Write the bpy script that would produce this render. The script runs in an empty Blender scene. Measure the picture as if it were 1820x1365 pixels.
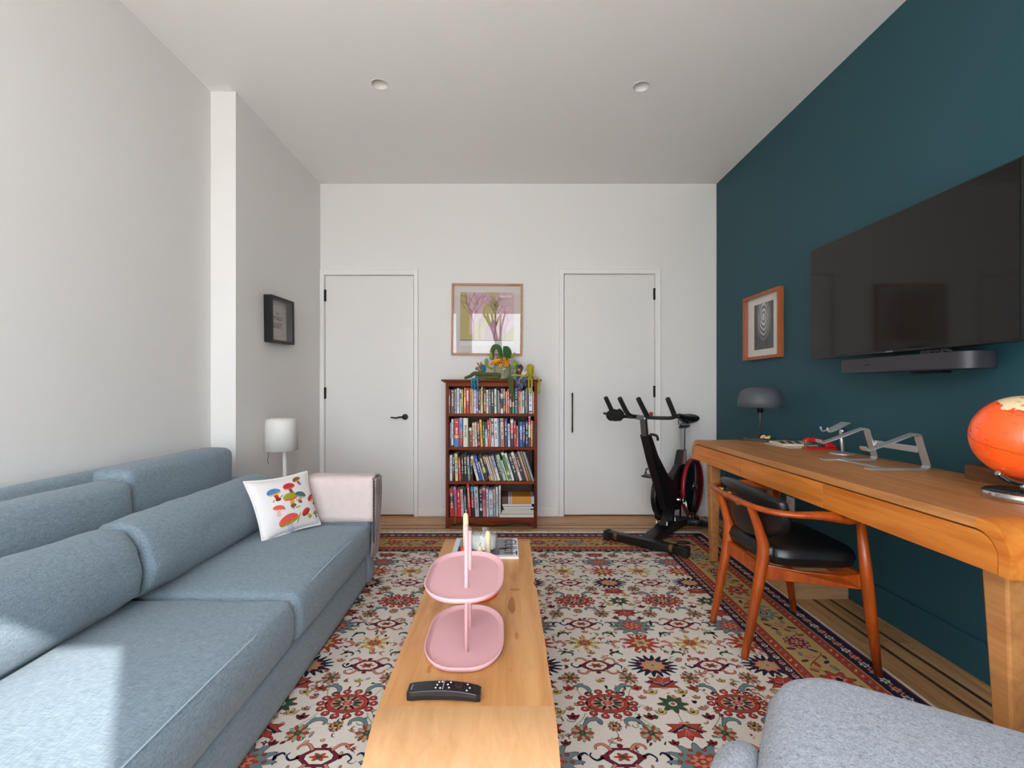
import bpy, bmesh, math, random
from math import pi, sin, cos, sqrt, atan2, radians as R
from mathutils import Vector, Matrix, noise
S = bpy.context.scene
COL = S.collection
random.seed(7)

# ------------------------------------------------------------------ camera, sky, sun, exposure
H = 1.13                     # eye height
F = 838.0                    # focal length in pixels of the 1820 px frame
cam = bpy.data.cameras.new('camera'); camo = bpy.data.objects.new('camera', cam); COL.objects.link(camo)
cam.sensor_width = 36.0; cam.lens = 36.0 * F / 1820.0
cam.shift_x = 10.0 / 1820.0; cam.shift_y = 5.5 / 1820.0
cam.clip_start = 0.02
camo.location = (0, 0, H); camo.rotation_euler = (pi / 2, 0, 0)
S.camera = camo
S.view_settings.view_transform = 'Standard'; S.view_settings.look = 'None'
S.view_settings.gamma = 1.0; S.view_settings.use_curve_mapping = False
S.view_settings.exposure = 0.12
w = bpy.data.worlds.new('sky'); S.world = w; w.use_nodes = True
wn = w.node_tree.nodes; wl = w.node_tree.links
SKY = 11.5
bg = wn['Background']; bg.inputs[1].default_value = SKY
tc = wn.new('ShaderNodeTexCoord'); sx = wn.new('ShaderNodeSeparateXYZ'); cr = wn.new('ShaderNodeValToRGB')
wl.new(tc.outputs['Generated'], sx.inputs[0]); wl.new(sx.outputs[2], cr.inputs[0]); wl.new(cr.outputs[0], bg.inputs[0])
cr.color_ramp.elements[0].position = 0.0; cr.color_ramp.elements[0].color = (0.74, 0.745, 0.72, 1)
cr.color_ramp.elements[1].position = 0.04; cr.color_ramp.elements[1].color = (0.90, 0.955, 1.0, 1)
e = cr.color_ramp.elements.new(1.0); e.color = (0.72, 0.84, 1.0, 1)
sun = bpy.data.lights.new('sun', 'SUN'); suno = bpy.data.objects.new('sun', sun); COL.objects.link(suno)
sun.energy = 8.5; sun.angle = R(0.55); sun.color = (1.0, 0.97, 0.93)
SD = Vector((-0.596, 0.79, -0.706))          # the way the sunlight travels
suno.rotation_euler = SD.to_track_quat('-Z', 'Y').to_euler()
suno.location = (3, -4, 5)
S.cycles.max_bounces = 14; S.cycles.diffuse_bounces = 10; S.cycles.glossy_bounces = 5
S.cycles.transparent_max_bounces = 12; S.cycles.sample_clamp_indirect = 8
S.cycles.caustics_reflective = False; S.cycles.caustics_refractive = False
S.cycles.use_denoising = True

# ------------------------------------------------------------------ materials
def lin(h, a=1.0):
    if not isinstance(h, str): return (h[0], h[1], h[2], a)
    h = h.lstrip('#'); o = []
    if len(h) == 3: h = ''.join(c * 2 for c in h)
    for i in (0, 2, 4):
        c = int(h[i:i + 2], 16) / 255
        o.append(c / 12.92 if c <= 0.04045 else ((c + 0.055) / 1.055) ** 2.4)
    return (*o, a)
MC = {}
def mat(c, rough=0.6, metal=0.0, var=0.0, vs=60, bump=0.0, bs=300, coat=0.0, spec=0.5, emit=0, sheen=0):
    k = (c, rough, metal, var, vs, bump, bs, coat, spec, emit, sheen)
    if k in MC: return MC[k]
    m = bpy.data.materials.new('paint_' + str(c).strip('#')); m.use_nodes = True
    n = m.node_tree.nodes; l = m.node_tree.links; b = n['Principled BSDF']
    b.inputs['Base Color'].default_value = lin(c); b.inputs['Roughness'].default_value = rough
    b.inputs['Metallic'].default_value = metal; b.inputs['Specular IOR Level'].default_value = spec
    if coat: b.inputs['Coat Weight'].default_value = coat; b.inputs['Coat Roughness'].default_value = 0.12
    if sheen: b.inputs['Sheen Weight'].default_value = sheen
    if var or bump:
        t = n.new('ShaderNodeTexCoord')
    if var:
        a = n.new('ShaderNodeTexNoise'); a.inputs['Scale'].default_value = vs; a.inputs['Detail'].default_value = 4
        l.new(t.outputs['Object'], a.inputs['Vector'])
        mr = n.new('ShaderNodeMapRange'); mr.inputs[1].default_value = .3; mr.inputs[2].default_value = .7
        mr.inputs[3].default_value = 1 - var; mr.inputs[4].default_value = 1 + var
        l.new(a.outputs[0], mr.inputs[0])
        h = n.new('ShaderNodeVectorMath'); h.operation = 'SCALE'; h.inputs[0].default_value = lin(c)[:3]
        l.new(mr.outputs[0], h.inputs['Scale']); l.new(h.outputs[0], b.inputs['Base Color'])
    if bump:
        a = n.new('ShaderNodeTexNoise'); a.inputs['Scale'].default_value = bs; a.inputs['Detail'].default_value = 3
        l.new(t.outputs['Object'], a.inputs['Vector'])
        u = n.new('ShaderNodeBump'); u.inputs['Strength'].default_value = bump; u.inputs['Distance'].default_value = 0.003
        l.new(a.outputs[0], u.inputs['Height']); l.new(u.outputs[0], b.inputs['Normal'])
    MC[k] = m; return m
def weave(name, c1, c2, s=450, c3=None):
    m = bpy.data.materials.new(name); m.use_nodes = True
    n = m.node_tree.nodes; l = m.node_tree.links; b = n['Principled BSDF']; b.inputs['Roughness'].default_value = .92
    b.inputs['Specular IOR Level'].default_value = .25; b.inputs['Sheen Weight'].default_value = .15
    t = n.new('ShaderNodeTexCoord'); cols = []
    r = n.new('ShaderNodeValToRGB'); r.color_ramp.elements[0].position = .32; r.color_ramp.elements[1].position = .68
    r.color_ramp.elements[0].color = lin(c1); r.color_ramp.elements[1].color = lin(c2)
    hs = []
    for sc in ((s, s * .12, s), (s * .12, s, s * .3)):
        mp = n.new('ShaderNodeMapping'); mp.inputs['Scale'].default_value = sc; l.new(t.outputs['Object'], mp.inputs[0])
        a = n.new('ShaderNodeTexNoise'); a.inputs['Scale'].default_value = 1.0; a.inputs['Detail'].default_value = 2
        l.new(mp.outputs[0], a.inputs['Vector']); hs.append(a)
    ad = n.new('ShaderNodeMath'); ad.operation = 'ADD'; l.new(hs[0].outputs[0], ad.inputs[0]); l.new(hs[1].outputs[0], ad.inputs[1])
    hf = n.new('ShaderNodeMath'); hf.operation = 'MULTIPLY'; hf.inputs[1].default_value = .5; l.new(ad.outputs[0], hf.inputs[0])
    l.new(hf.outputs[0], r.inputs[0]); l.new(r.outputs[0], b.inputs['Base Color'])
    u = n.new('ShaderNodeBump'); u.inputs['Strength'].default_value = .35; u.inputs['Distance'].default_value = .002
    l.new(hf.outputs[0], u.inputs['Height']); l.new(u.outputs[0], b.inputs['Normal'])
    return m
def wood(name, c1, c2, axis=1, s=7.0, stretch=14.0, rough=.45, coat=0.0, c3=None, spec=.5):
    m = bpy.data.materials.new(name); m.use_nodes = True
    n = m.node_tree.nodes; l = m.node_tree.links; b = n['Principled BSDF']
    b.inputs['Roughness'].default_value = rough; b.inputs['Specular IOR Level'].default_value = spec
    if coat: b.inputs['Coat Weight'].default_value = coat; b.inputs['Coat Roughness'].default_value = .2
    t = n.new('ShaderNodeTexCoord'); mp = n.new('ShaderNodeMapping')
    sc = [s * stretch] * 3; sc[axis] = s; mp.inputs['Scale'].default_value = sc
    oi = n.new('ShaderNodeObjectInfo'); va = n.new('ShaderNodeVectorMath'); va.operation = 'MULTIPLY_ADD'
    cx = n.new('ShaderNodeCombineXYZ'); l.new(oi.outputs['Random'], cx.inputs[0]); l.new(oi.outputs['Random'], cx.inputs[1]); l.new(oi.outputs['Random'], cx.inputs[2])
    l.new(cx.outputs[0], va.inputs[0]); va.inputs[1].default_value = (3.7, 5.1, 2.3); l.new(t.outputs['Object'], va.inputs[2])
    l.new(va.outputs[0], mp.inputs[0])
    a = n.new('ShaderNodeTexNoise'); a.inputs['Scale'].default_value = .55; a.inputs['Detail'].default_value = 7
    a.inputs['Roughness'].default_value = .62; a.inputs['Distortion'].default_value = .6
    l.new(mp.outputs[0], a.inputs['Vector'])
    r = n.new('ShaderNodeValToRGB'); r.color_ramp.elements[0].position = .33; r.color_ramp.elements[1].position = .66
    r.color_ramp.elements[0].color = lin(c1); r.color_ramp.elements[1].color = lin(c2)
    l.new(a.outputs[0], r.inputs[0]); out = r.outputs[0]
    # broad tone drift, plus darker wear marks when asked for
    a2 = n.new('ShaderNodeTexNoise'); a2.inputs['Scale'].default_value = 2.4; a2.inputs['Detail'].default_value = 3
    l.new(va.outputs[0], a2.inputs['Vector'])
    mr = n.new('ShaderNodeMapRange'); mr.inputs[1].default_value = .3; mr.inputs[2].default_value = .7; mr.inputs[3].default_value = .88; mr.inputs[4].default_value = 1.1
    l.new(a2.outputs[0], mr.inputs[0])
    vs = n.new('ShaderNodeVectorMath'); vs.operation = 'SCALE'; l.new(out, vs.inputs[0]); l.new(mr.outputs[0], vs.inputs['Scale']); out = vs.outputs[0]
    if c3:
        mp3 = n.new('ShaderNodeMapping'); q = [11.0] * 3; q[axis] = 3.2; mp3.inputs['Scale'].default_value = q; l.new(va.outputs[0], mp3.inputs[0])
        a3 = n.new('ShaderNodeTexNoise'); a3.inputs['Scale'].default_value = 1.0; a3.inputs['Detail'].default_value = 5; l.new(mp3.outputs[0], a3.inputs['Vector'])
        r3 = n.new('ShaderNodeValToRGB'); r3.color_ramp.elements[0].position = .62; r3.color_ramp.elements[0].color = (0, 0, 0, 1)
        r3.color_ramp.elements[1].position = .74; r3.color_ramp.elements[1].color = (.55, .55, .55, 1); l.new(a3.outputs[0], r3.inputs[0])
        mx = n.new('ShaderNodeMix'); mx.data_type = 'RGBA'; l.new(r3.outputs[0], mx.inputs[0]); l.new(out, mx.inputs[6]); mx.inputs[7].default_value = lin(c3); out = mx.outputs[2]
    l.new(out, b.inputs['Base Color'])
    u = n.new('ShaderNodeBump'); u.inputs['Strength'].default_value = .12; u.inputs['Distance'].default_value = .002
    l.new(a.outputs[0], u.inputs['Height']); l.new(u.outputs[0], b.inputs['Normal'])
    return m
def glassy(name, tint=(1, 1, 1), ior=1.5, rough=0.0):
    m = bpy.data.materials.new(name); m.use_nodes = True
    n = m.node_tree.nodes; l = m.node_tree.links; n.remove(n['Principled BSDF'])
    t = n.new('ShaderNodeBsdfTransparent'); t.inputs[0].default_value = (*tint, 1)
    g = n.new('ShaderNodeBsdfGlossy'); g.inputs['Roughness'].default_value = rough
    lw = n.new('ShaderNodeLayerWeight'); lw.inputs[0].default_value = .5; pw_ = n.new('ShaderNodeMath'); pw_.operation = 'POWER'; pw_.inputs[1].default_value = 4.2
    l.new(lw.outputs['Facing'], pw_.inputs[0]); f = n.new('ShaderNodeMath'); f.operation = 'MULTIPLY_ADD'; f.inputs[1].default_value = .7; f.inputs[2].default_value = .045; l.new(pw_.outputs[0], f.inputs[0]); x = n.new('ShaderNodeMixShader')
    l.new(f.outputs[0], x.inputs[0]); l.new(t.outputs[0], x.inputs[1]); l.new(g.outputs[0], x.inputs[2]); l.new(x.outputs[0], n['Material Output'].inputs[0])
    return m

M_WALL = mat('#e2e0de', .85, bump=.05, bs=500, spec=.3)
M_CEIL = mat('#eceae8', .9, spec=.2)
M_TRIM = mat('#e6e4e2', .5, spec=.4)
M_DOOR = mat('#dfdddb', .5, spec=.4)
M_TEAL = mat('#224a54', .62, bump=.05, bs=600, spec=.35)
M_BLACK = mat('#0b0b0b', .5, spec=.35)
M_SOFA = weave('sofa_cloth', '#61717b', '#8897a2', 420)
def felt(name, c1, c2):
    m = bpy.data.materials.new(name); m.use_nodes = True
    n = m.node_tree.nodes; l = m.node_tree.links; b = n['Principled BSDF']; b.inputs['Roughness'].default_value = .95; b.inputs['Specular IOR Level'].default_value = .2; b.inputs['Sheen Weight'].default_value = .2
    t = n.new('ShaderNodeTexCoord'); a = n.new('ShaderNodeTexNoise'); a.inputs['Scale'].default_value = 130; a.inputs['Detail'].default_value = 6; a.inputs['Roughness'].default_value = .7; a.inputs['Distortion'].default_value = 1.5
    l.new(t.outputs['Object'], a.inputs['Vector']); r = n.new('ShaderNodeValToRGB'); r.color_ramp.elements[0].position = .34; r.color_ramp.elements[0].color = lin(c1); r.color_ramp.elements[1].position = .60; r.color_ramp.elements[1].color = lin(c2)
    l.new(a.outputs[0], r.inputs[0]); l.new(r.outputs[0], b.inputs['Base Color'])
    u = n.new('ShaderNodeBump'); u.inputs['Strength'].default_value = .4; u.inputs['Distance'].default_value = .002; l.new(a.outputs[0], u.inputs['Height']); l.new(u.outputs[0], b.inputs['Normal'])
    return m
M_FELT = felt('grey_felt', '#767c86', '#b4b9c1')
M_BLUSH = mat('#d3c3bf', .95, bump=.3, bs=900, spec=.2, var=.03, vs=30)
M_DESK = wood('desk_oak', '#a66c3b', '#c4884f', 1, 3.0, 16, .45, c3='#74421e')
M_DESKF = wood('desk_front_oak', '#b8631c', '#d88838', 1, 3.0, 16, .42)
M_TABLE = wood('table_oak', '#b67c46', '#cf9a62', 1, 3.0, 15, .42, c3='#9c6030')
M_TEAK = wood('chair_teak', '#802f06', '#b04f0c', 2, 6.0, 10, .36, coat=.08)
M_CHERRY = wood('bookcase_cherry', '#46180a', '#7c3413', 2, 4.0, 14, .6, spec=.2)
M_CHERRYX = wood('bookcase_cherry_shelf', '#551f0d', '#8a3d18', 0, 4.0, 14, .6, spec=.2)
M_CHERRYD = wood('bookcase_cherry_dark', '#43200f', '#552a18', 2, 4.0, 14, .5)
M_PLANKY = wood('floor_oak', '#ac7a4a', '#cfa06e', 1, 2.5, 20, .42)
M_PLANKX = wood('floor_oak_cross', '#ac7a4a', '#cfa06e', 0, 2.5, 20, .42)
M_WALNUTF = wood('floor_walnut_inlay', '#3b2618', '#523421', 1, 2.5, 20, .45)
M_WALNUT = wood('walnut', '#4a2c1a', '#6e4529', 1, 5, 16, .5)
M_PINE = wood('crate_pine', '#b18a5e', '#cda679', 0, 4, 14, .6)
M_FRAMEOAK = wood('frame_oak', '#a6764f', '#c1926a', 0, 8, 12, .5)
M_FRAMETEAK = wood('frame_teak', '#8c4522', '#ad5d30', 2, 8, 12, .45)
M_LEATHER = mat('#0c0d0f', .34, bump=.12, bs=700, spec=.5)
M_PINK = mat('#d8a8ab', .6, spec=.2)
M_ALU = mat('#cfd0d2', .38, metal=.75)
M_CHROME = mat('#d0d0d2', .08, metal=1.0)
M_STEEL = mat('#8b8d90', .3, metal=1.0)
M_BRASS = mat('#b08a3c', .35, metal=1.0)
M_RED = mat('#c8121c', .3, coat=.4)
M_WHITE = mat('#dedcd9', .5)
M_GLASS = glassy('clear_glass')

# ------------------------------------------------------------------ mesh builder
class MB:
    def __init__(s): s.v = []; s.f = []; s.mi = []; s.sm = []; s.m = 0; s.smooth = False
    def add(s, vs, fs, m=None, smooth=None):
        o = len(s.v); s.v += [Vector(v) for v in vs]
        m = s.m if m is None else m; smooth = s.smooth if smooth is None else smooth
        for f in fs: s.f.append([i + o for i in f]); s.mi.append(m); s.sm.append(smooth)
        return s
    def box(s, a, b, m=None, rot=None, piv=None):
        x0, y0, z0 = [min(a[i], b[i]) for i in range(3)]; x1, y1, z1 = [max(a[i], b[i]) for i in range(3)]
        vs = [Vector(p) for p in ((x0,y0,z0),(x1,y0,z0),(x1,y1,z0),(x0,y1,z0),(x0,y0,z1),(x1,y0,z1),(x1,y1,z1),(x0,y1,z1))]
        if rot is not None:
            c = Vector(piv) if piv else sum(vs, Vector()) / 8
            vs = [c + rot @ (v - c) for v in vs]
        return s.add(vs, [(3,2,1,0),(4,5,6,7),(0,1,5,4),(1,2,6,5),(2,3,7,6),(3,0,4,7)], m, False)
    def tube(s, pts, r, n=10, m=None, cap=True, flat=1.0, up=None, smooth=True):
        pts = [Vector(p) for p in pts]; rs = r if isinstance(r, (list, tuple)) else [r] * len(pts)
        vs = []; fs = []; t0 = (pts[1] - pts[0]).normalized()
        u = Vector(up) if up else (Vector((0, 0, 1)) if abs(t0.z) < .9 else Vector((1, 0, 0)))
        for i, p in enumerate(pts):
            t = (pts[min(i + 1, len(pts) - 1)] - pts[max(i - 1, 0)])
            t = t.normalized() if t.length > 1e-9 else t0
            u = (u - t * u.dot(t)); u = u.normalized() if u.length > 1e-6 else t.orthogonal().normalized()
            w_ = t.cross(u)
            for k in range(n):
                a = 2 * pi * k / n
                vs.append(p + (w_ * cos(a) + u * sin(a) * flat) * rs[i])
        L = len(pts)
        for i in range(L - 1):
            for k in range(n):
                k2 = (k + 1) % n; fs.append((i*n+k, i*n+k2, (i+1)*n+k2, (i+1)*n+k))
        s.add(vs, fs, m, smooth)
        if cap:
            o = len(s.v) - L * n
            s.f.append([o + k for k in range(n)][::-1]); s.mi.append(s.m if m is None else m); s.sm.append(False)
            s.f.append([o + (L-1)*n + k for k in range(n)]); s.mi.append(s.m if m is None else m); s.sm.append(False)
        return s
    def cyl(s, a, b, r0, r1=None, n=16, m=None): return s.tube([a, b], [r0, r0 if r1 is None else r1], n, m)
    def lathe(s, prof, c=(0,0,0), n=32, m=None, axis='Z', smooth=True, sc=(1, 1)):
        c = Vector(c); vs = []; fs = []
        for (r, z) in prof:
            for k in range(n):
                a = 2*pi*k/n; p = Vector((r*cos(a)*sc[0], r*sin(a)*sc[1], z))
                if axis == 'X': p = Vector((z, r*cos(a), r*sin(a)))
                if axis == 'Y': p = Vector((r*cos(a), z, r*sin(a)))
                vs.append(c + p)
        for i in range(len(prof) - 1):
            for k in range(n):
                k2 = (k+1) % n; fs.append((i*n+k, i*n+k2, (i+1)*n+k2, (i+1)*n+k))
        return s.add(vs, fs, m, smooth)
    def ball(s, c, r, n=16, m=None, sc=(1,1,1)):
        c = Vector(c); vs = []; fs = []; k2 = n // 2
        for i in range(k2 + 1):
            t = pi * i / k2
            for k in range(n):
                a = 2*pi*k/n; vs.append(c + Vector((sin(t)*cos(a)*r*sc[0], sin(t)*sin(a)*r*sc[1], cos(t)*r*sc[2])))
        for i in range(k2):
            for k in range(n): q = (k+1) % n; fs.append((i*n+k, (i+1)*n+k, (i+1)*n+q, i*n+q))
        return s.add(vs, fs, m, True)
    def prism(s, poly, h0, h1, axis='Z', m=None, smooth=False):
        # poly of 2-D points; axis tells which axis it is extruded along
        def P(a, b, h): return {'Z': (a, b, h), 'X': (h, a, b), 'Y': (a, h, b)}[axis]
        n = len(poly); vs = [P(a, b, h0) for a, b in poly] + [P(a, b, h1) for a, b in poly]
        s.add(vs, [tuple(range(n))[::-1], tuple(range(n, 2*n))], m, False)
        o = len(s.v) - 2*n; mm_ = s.m if m is None else m
        if not smooth:
            for i in range(n):
                j = (i+1) % n; s.f.append([o+i, o+j, o+n+j, o+n+i]); s.mi.append(mm_); s.sm.append(False)
            return s
        run_ = []; cur = None           # smooth sides, split at sharp corners and from the caps
        for i in range(n):
            j = (i+1) % n; a = Vector(poly[i]); b = Vector(poly[j]); c0 = Vector(poly[i-1])
            d1 = (a-c0); d2 = (b-a); sharp = d1.length < 1e-9 or d2.length < 1e-9 or d1.angle(d2) > R(28)
            if cur is None or sharp:
                s.v += [Vector(P(*poly[i], h0)), Vector(P(*poly[i], h1))]; cur = len(s.v)-2
            s.v += [Vector(P(*poly[j], h0)), Vector(P(*poly[j], h1))]; q = len(s.v)-2
            s.f.append([cur, q, q+1, cur+1]); s.mi.append(mm_); s.sm.append(True); cur = q
        return s
    def soft(s, c, h, r, n=14, puff=(0,0,0), wr=0.0, ws=9.0, rot=None, m=None, seed=0, sag=None):
        # rounded cushion: half sizes h, corner radius r, crowned faces, wrinkle noise
        c = Vector(c); idx = {}; vs = []; fs = []
        h = Vector(h); nn = [max(4, int(n * h[i] / max(h))) for i in range(3)]
        def steps(i):
            # denser near the ends so the rounding resolves
            k = nn[i]; return [-1 + 2 * (j / k) for j in range(k + 1)]
        def mapc(t, i):
            e = min(r * 1.0 / h[i], .95); a = abs(t); q = .35
            o = (a / (1 - q)) * (1 - e) if a < 1 - q else (1 - e) + (a - (1 - q)) / q * e
            return math.copysign(o, t)
        def V(key, u):
            k = tuple(round(x, 5) for x in u)
            if k in idx: return idx[k]
            t = Vector([mapc(u[i], i) * h[i] for i in range(3)])
            q = Vector([max(-(h[i]-r), min(h[i]-r, t[i])) for i in range(3)])
            d = t - q; p = q + (d.normalized() * r if d.length > 1e-9 else d)
            nrm = d.normalized() if d.length > 1e-9 else Vector((0,0,1))
            for i in range(3):
                a, b = [x for x in range(3) if x != i]
                g = (1 - (p[a]/h[a])**2) * (1 - (p[b]/h[b])**2)
                p[i] += nrm[i] * puff[i] * max(0, g)
            if wr:
                w_ = noise.noise(Vector((p.x*ws+seed, p.y*ws*.6, p.z*ws*1.4+seed))) + .5*noise.noise(Vector((p.x*ws*2.3, p.y*ws*1.9+seed, p.z*ws*2)))
                p += nrm * w_ * wr
            if sag: p = sag(p)
            if rot is not None: p = rot @ p
            idx[k] = len(vs); vs.append(c + p); return idx[k]
        for i in range(3):
            a, b = [(1,2),(2,0),(0,1)][i]
            for sg in (-1, 1):
                A = steps(a); B = steps(b)
                for x in range(len(A)-1):
                    for y in range(len(B)-1):
                        q = []
                        for (aa, bb) in ((A[x],B[y]),(A[x+1],B[y]),(A[x+1],B[y+1]),(A[x],B[y+1])):
                            u = [0,0,0]; u[i] = sg; u[a] = aa; u[b] = bb; q.append(V(None, u))
                        fs.append(q if sg > 0 else q[::-1])
        return s.add(vs, fs, m, True)
    def build(s, name, mats, parent=None, world=True, bevel=0, label=None, sub=0):
        if not isinstance(mats, (list, tuple)): mats = [mats]
        me = bpy.data.meshes.new(name); o = bpy.data.objects.new(name, me); COL.objects.link(o)
        if parent is not None:
            inv = WM[parent.name].inverted() if world else Matrix()
            o.parent = parent; WM[o.name] = WM[parent.name].copy()
        else:
            xs = [v.x for v in s.v]; ys = [v.y for v in s.v]; zs = [v.z for v in s.v]
            base = Vector(((min(xs)+max(xs))/2, (min(ys)+max(ys))/2, min(zs)))
            inv = Matrix.Translation(-base); o.location = base; WM[o.name] = Matrix.Translation(base)
        me.from_pydata([inv @ v for v in s.v], [], s.f)
        for m in mats: me.materials.append(m)
        me.polygons.foreach_set('material_index', s.mi); me.polygons.foreach_set('use_smooth', s.sm)
        me.update()
        if bevel:
            b = o.modifiers.new('bevel', 'BEVEL'); b.width = bevel; b.segments = 2; b.limit_method = 'ANGLE'; b.angle_limit = R(40)
        if sub:
            b = o.modifiers.new('sub', 'SUBSURF'); b.levels = sub; b.render_levels = sub
        if label: o['label'] = label
        return o
WM = {}
def tag(o, label, cat, group=None):
    o['label'] = label; o['category'] = cat
    if group: o['group'] = group
    return o
def thing(name, label, cat, loc=(0,0,0), rz=0.0, group=None):
    o = bpy.data.objects.new(name, None); COL.objects.link(o); o.location = loc; o.rotation_euler = (0,0,rz); o.empty_display_size = .05
    WM[o.name] = Matrix.Translation(Vector(loc)) @ Matrix.Rotation(rz, 4, 'Z')
    return tag(o, label, cat, group)
def struct(o): o['kind'] = 'structure'; return o
def smooth_path(pts, k=6):
    pts = [Vector(p) for p in pts]; out = []
    for i in range(len(pts)-1):
        p0 = pts[max(i-1,0)]; p1 = pts[i]; p2 = pts[i+1]; p3 = pts[min(i+2,len(pts)-1)]
        for j in range(k):
            t = j/k; out.append(.5*((2*p1)+(-p0+p2)*t+(2*p0-5*p1+4*p2-p3)*t*t+(-p0+3*p1-3*p2+p3)*t**3))
    out.append(pts[-1]); return out
def lerp_r(rs, n):
    out = []
    for i in range(n):
        t = i/(n-1)*(len(rs)-1); k = min(int(t), len(rs)-2); out.append(rs[k]+(rs[k+1]-rs[k])*(t-k))
    return out
def stube(mb, pts, rs, n=8, k=6, m=None, flat=1.0, up=None):
    p = smooth_path(pts, k); rr = lerp_r(rs, len(p)) if isinstance(rs, (list, tuple)) else rs
    return mb.tube(p, rr, n, m, flat=flat, up=up)
def text_mesh(txt, size, M, mb, m=None, depth=.0004, bold=0):
    cu = bpy.data.curves.new('lettering', 'FONT'); cu.body = txt; cu.size = size; cu.extrude = depth; cu.align_x = 'CENTER'; cu.align_y = 'CENTER'; cu.resolution_u = 2
    if bold: cu.offset = bold
    o = bpy.data.objects.new('lettering', cu); COL.objects.link(o)
    bpy.context.view_layer.update()
    me = bpy.data.meshes.new_from_object(o.evaluated_get(bpy.context.evaluated_depsgraph_get()))
    mb.add([M @ v.co for v in me.vertices], [tuple(p.vertices) for p in me.polygons], m, False)
    bpy.data.objects.remove(o); bpy.data.curves.remove(cu); bpy.data.meshes.remove(me)
def frameM(o, x, z):   # matrix whose X axis is x and Z axis is z
    x = Vector(x).normalized(); z = Vector(z).normalized(); y = z.cross(x)
    return Matrix(((x.x, y.x, z.x, o[0]), (x.y, y.y, z.y, o[1]), (x.z, y.z, z.z, o[2]), (0,0,0,1)))
def at(px, py, Y): return Vector(((px-900)*Y/F, Y, H-(py-688)*Y/F))

def planround(p, hx, hy, Rr, c=(0, 0)):
    q = Vector(p); dx = abs(q.x-c[0])-(hx-Rr); dy = abs(q.y-c[1])-(hy-Rr)
    if dx > 0 and dy > 0:
        k = max(dx, dy)/sqrt(dx*dx+dy*dy); q.x = c[0]+math.copysign(hx-Rr+dx*k, q.x-c[0]); q.y = c[1]+math.copysign(hy-Rr+dy*k, q.y-c[1])
    return q
# ------------------------------------------------------------------ the room
XL, XL2, XR, YB, YF, ZC, YJ = -1.78, -1.63, 1.84, 4.13, -1.0, 2.91, 2.84
struct(MB().box((XL-.2, YF-.2, -.1), (XR+.2, YB+.3, -.012)).build('floor', M_PLANKY))
FLOOR = bpy.data.objects['floor']
# ceiling with two round holes for the downlights
LIGHTS = [(-.744, 2.77), (.798, 2.79)]; hr, hs_ = .045, .08
mb = MB(); xs = [XL-.1] + sum([[x-hs_, x+hs_] for x, _ in LIGHTS], []) + [XR+.1]
for i in range(0, 5):
    x0, x1 = xs[i], xs[i+1]
    segs = [(YF-.1, YB+.1)]
    if i in (1, 3):
        cy = LIGHTS[i//2][1]; segs = [(YF-.1, cy-hs_), (cy+hs_, YB+.1)]
    for y0, y1 in segs: mb.add([(x0,y0,ZC),(x0,y1,ZC),(x1,y1,ZC),(x1,y0,ZC)], [(0,1,2,3)])
for cx, cy in LIGHTS:
    vs = []; n = 32
    for k in range(n):
        a = 2*pi*k/n; q = max(abs(cos(a)), abs(sin(a)))
        vs += [(cx+hr*cos(a), cy+hr*sin(a), ZC), (cx+hs_*cos(a)/q, cy+hs_*sin(a)/q, ZC)]
    mb.add(vs, [(2*k, 2*k+1, (2*k+3) % (2*n), (2*k+2) % (2*n)) for k in range(n)])
mb.box((XL-.2, YF-.2, ZC+.12), (XR+.2, YB+.2, ZC+.2))
struct(mb.build('ceiling', M_CEIL))
for i, (cx, cy) in enumerate(LIGHTS):
    t = thing('recessed_downlight', ['small white recessed downlight at the left of the ceiling', 'small white recessed downlight at the right of the ceiling'][i], 'ceiling light', (cx, cy, ZC), 0, None)
    MB().lathe([(.05,-.003),(.05,0),(.0445,0),(.0445,-.003),(.05,-.003)], (cx,cy,ZC)).build('trim_ring', M_TRIM, t)
    MB().lathe([(.0445,-.001),(.034,.05),(.03,.075)], (cx,cy,ZC)).build('reflector_cone', mat('#e4e2de', .35), t)
    MB().lathe([(.031,.074),(.02,.070),(.0001,.068)], (cx,cy,ZC)).build('lens', mat('#dcdad4', .3), t)
struct(MB().box((XL-.2, YF-.2, -.1), (XL, YJ, ZC+.1)).build('wall_left', M_WALL))
struct(MB().box((XL-.2, YJ, -.1), (XL2, YB+.2, ZC+.1)).build('wall_left_alcove', M_WALL))
struct(MB().box((XR, YF-.2, -.1), (XR+.2, YB+.2, ZC+.1)).build('wall_right', M_TEAL))
D1 = (-1.587, -.813, 2.106); D2 = (.508, 1.296, 2.116)
mb = MB()
for x0, x1 in ((XL, D1[0]-.004), (D1[1]+.004, D2[0]-.004), (D2[1]+.004, XR+.02)): mb.box((x0, YB, -.1), (x1, YB+.15, ZC+.1))
for D in (D1, D2): mb.box((D[0]-.004, YB, D[2]+.004), (D[1]+.004, YB+.15, ZC+.1)); mb.box((D[0]-.02, YB+.06, -.1), (D[1]+.02, YB+.15, D[2]+.02))
struct(mb.build('wall_back', M_WALL))
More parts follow.
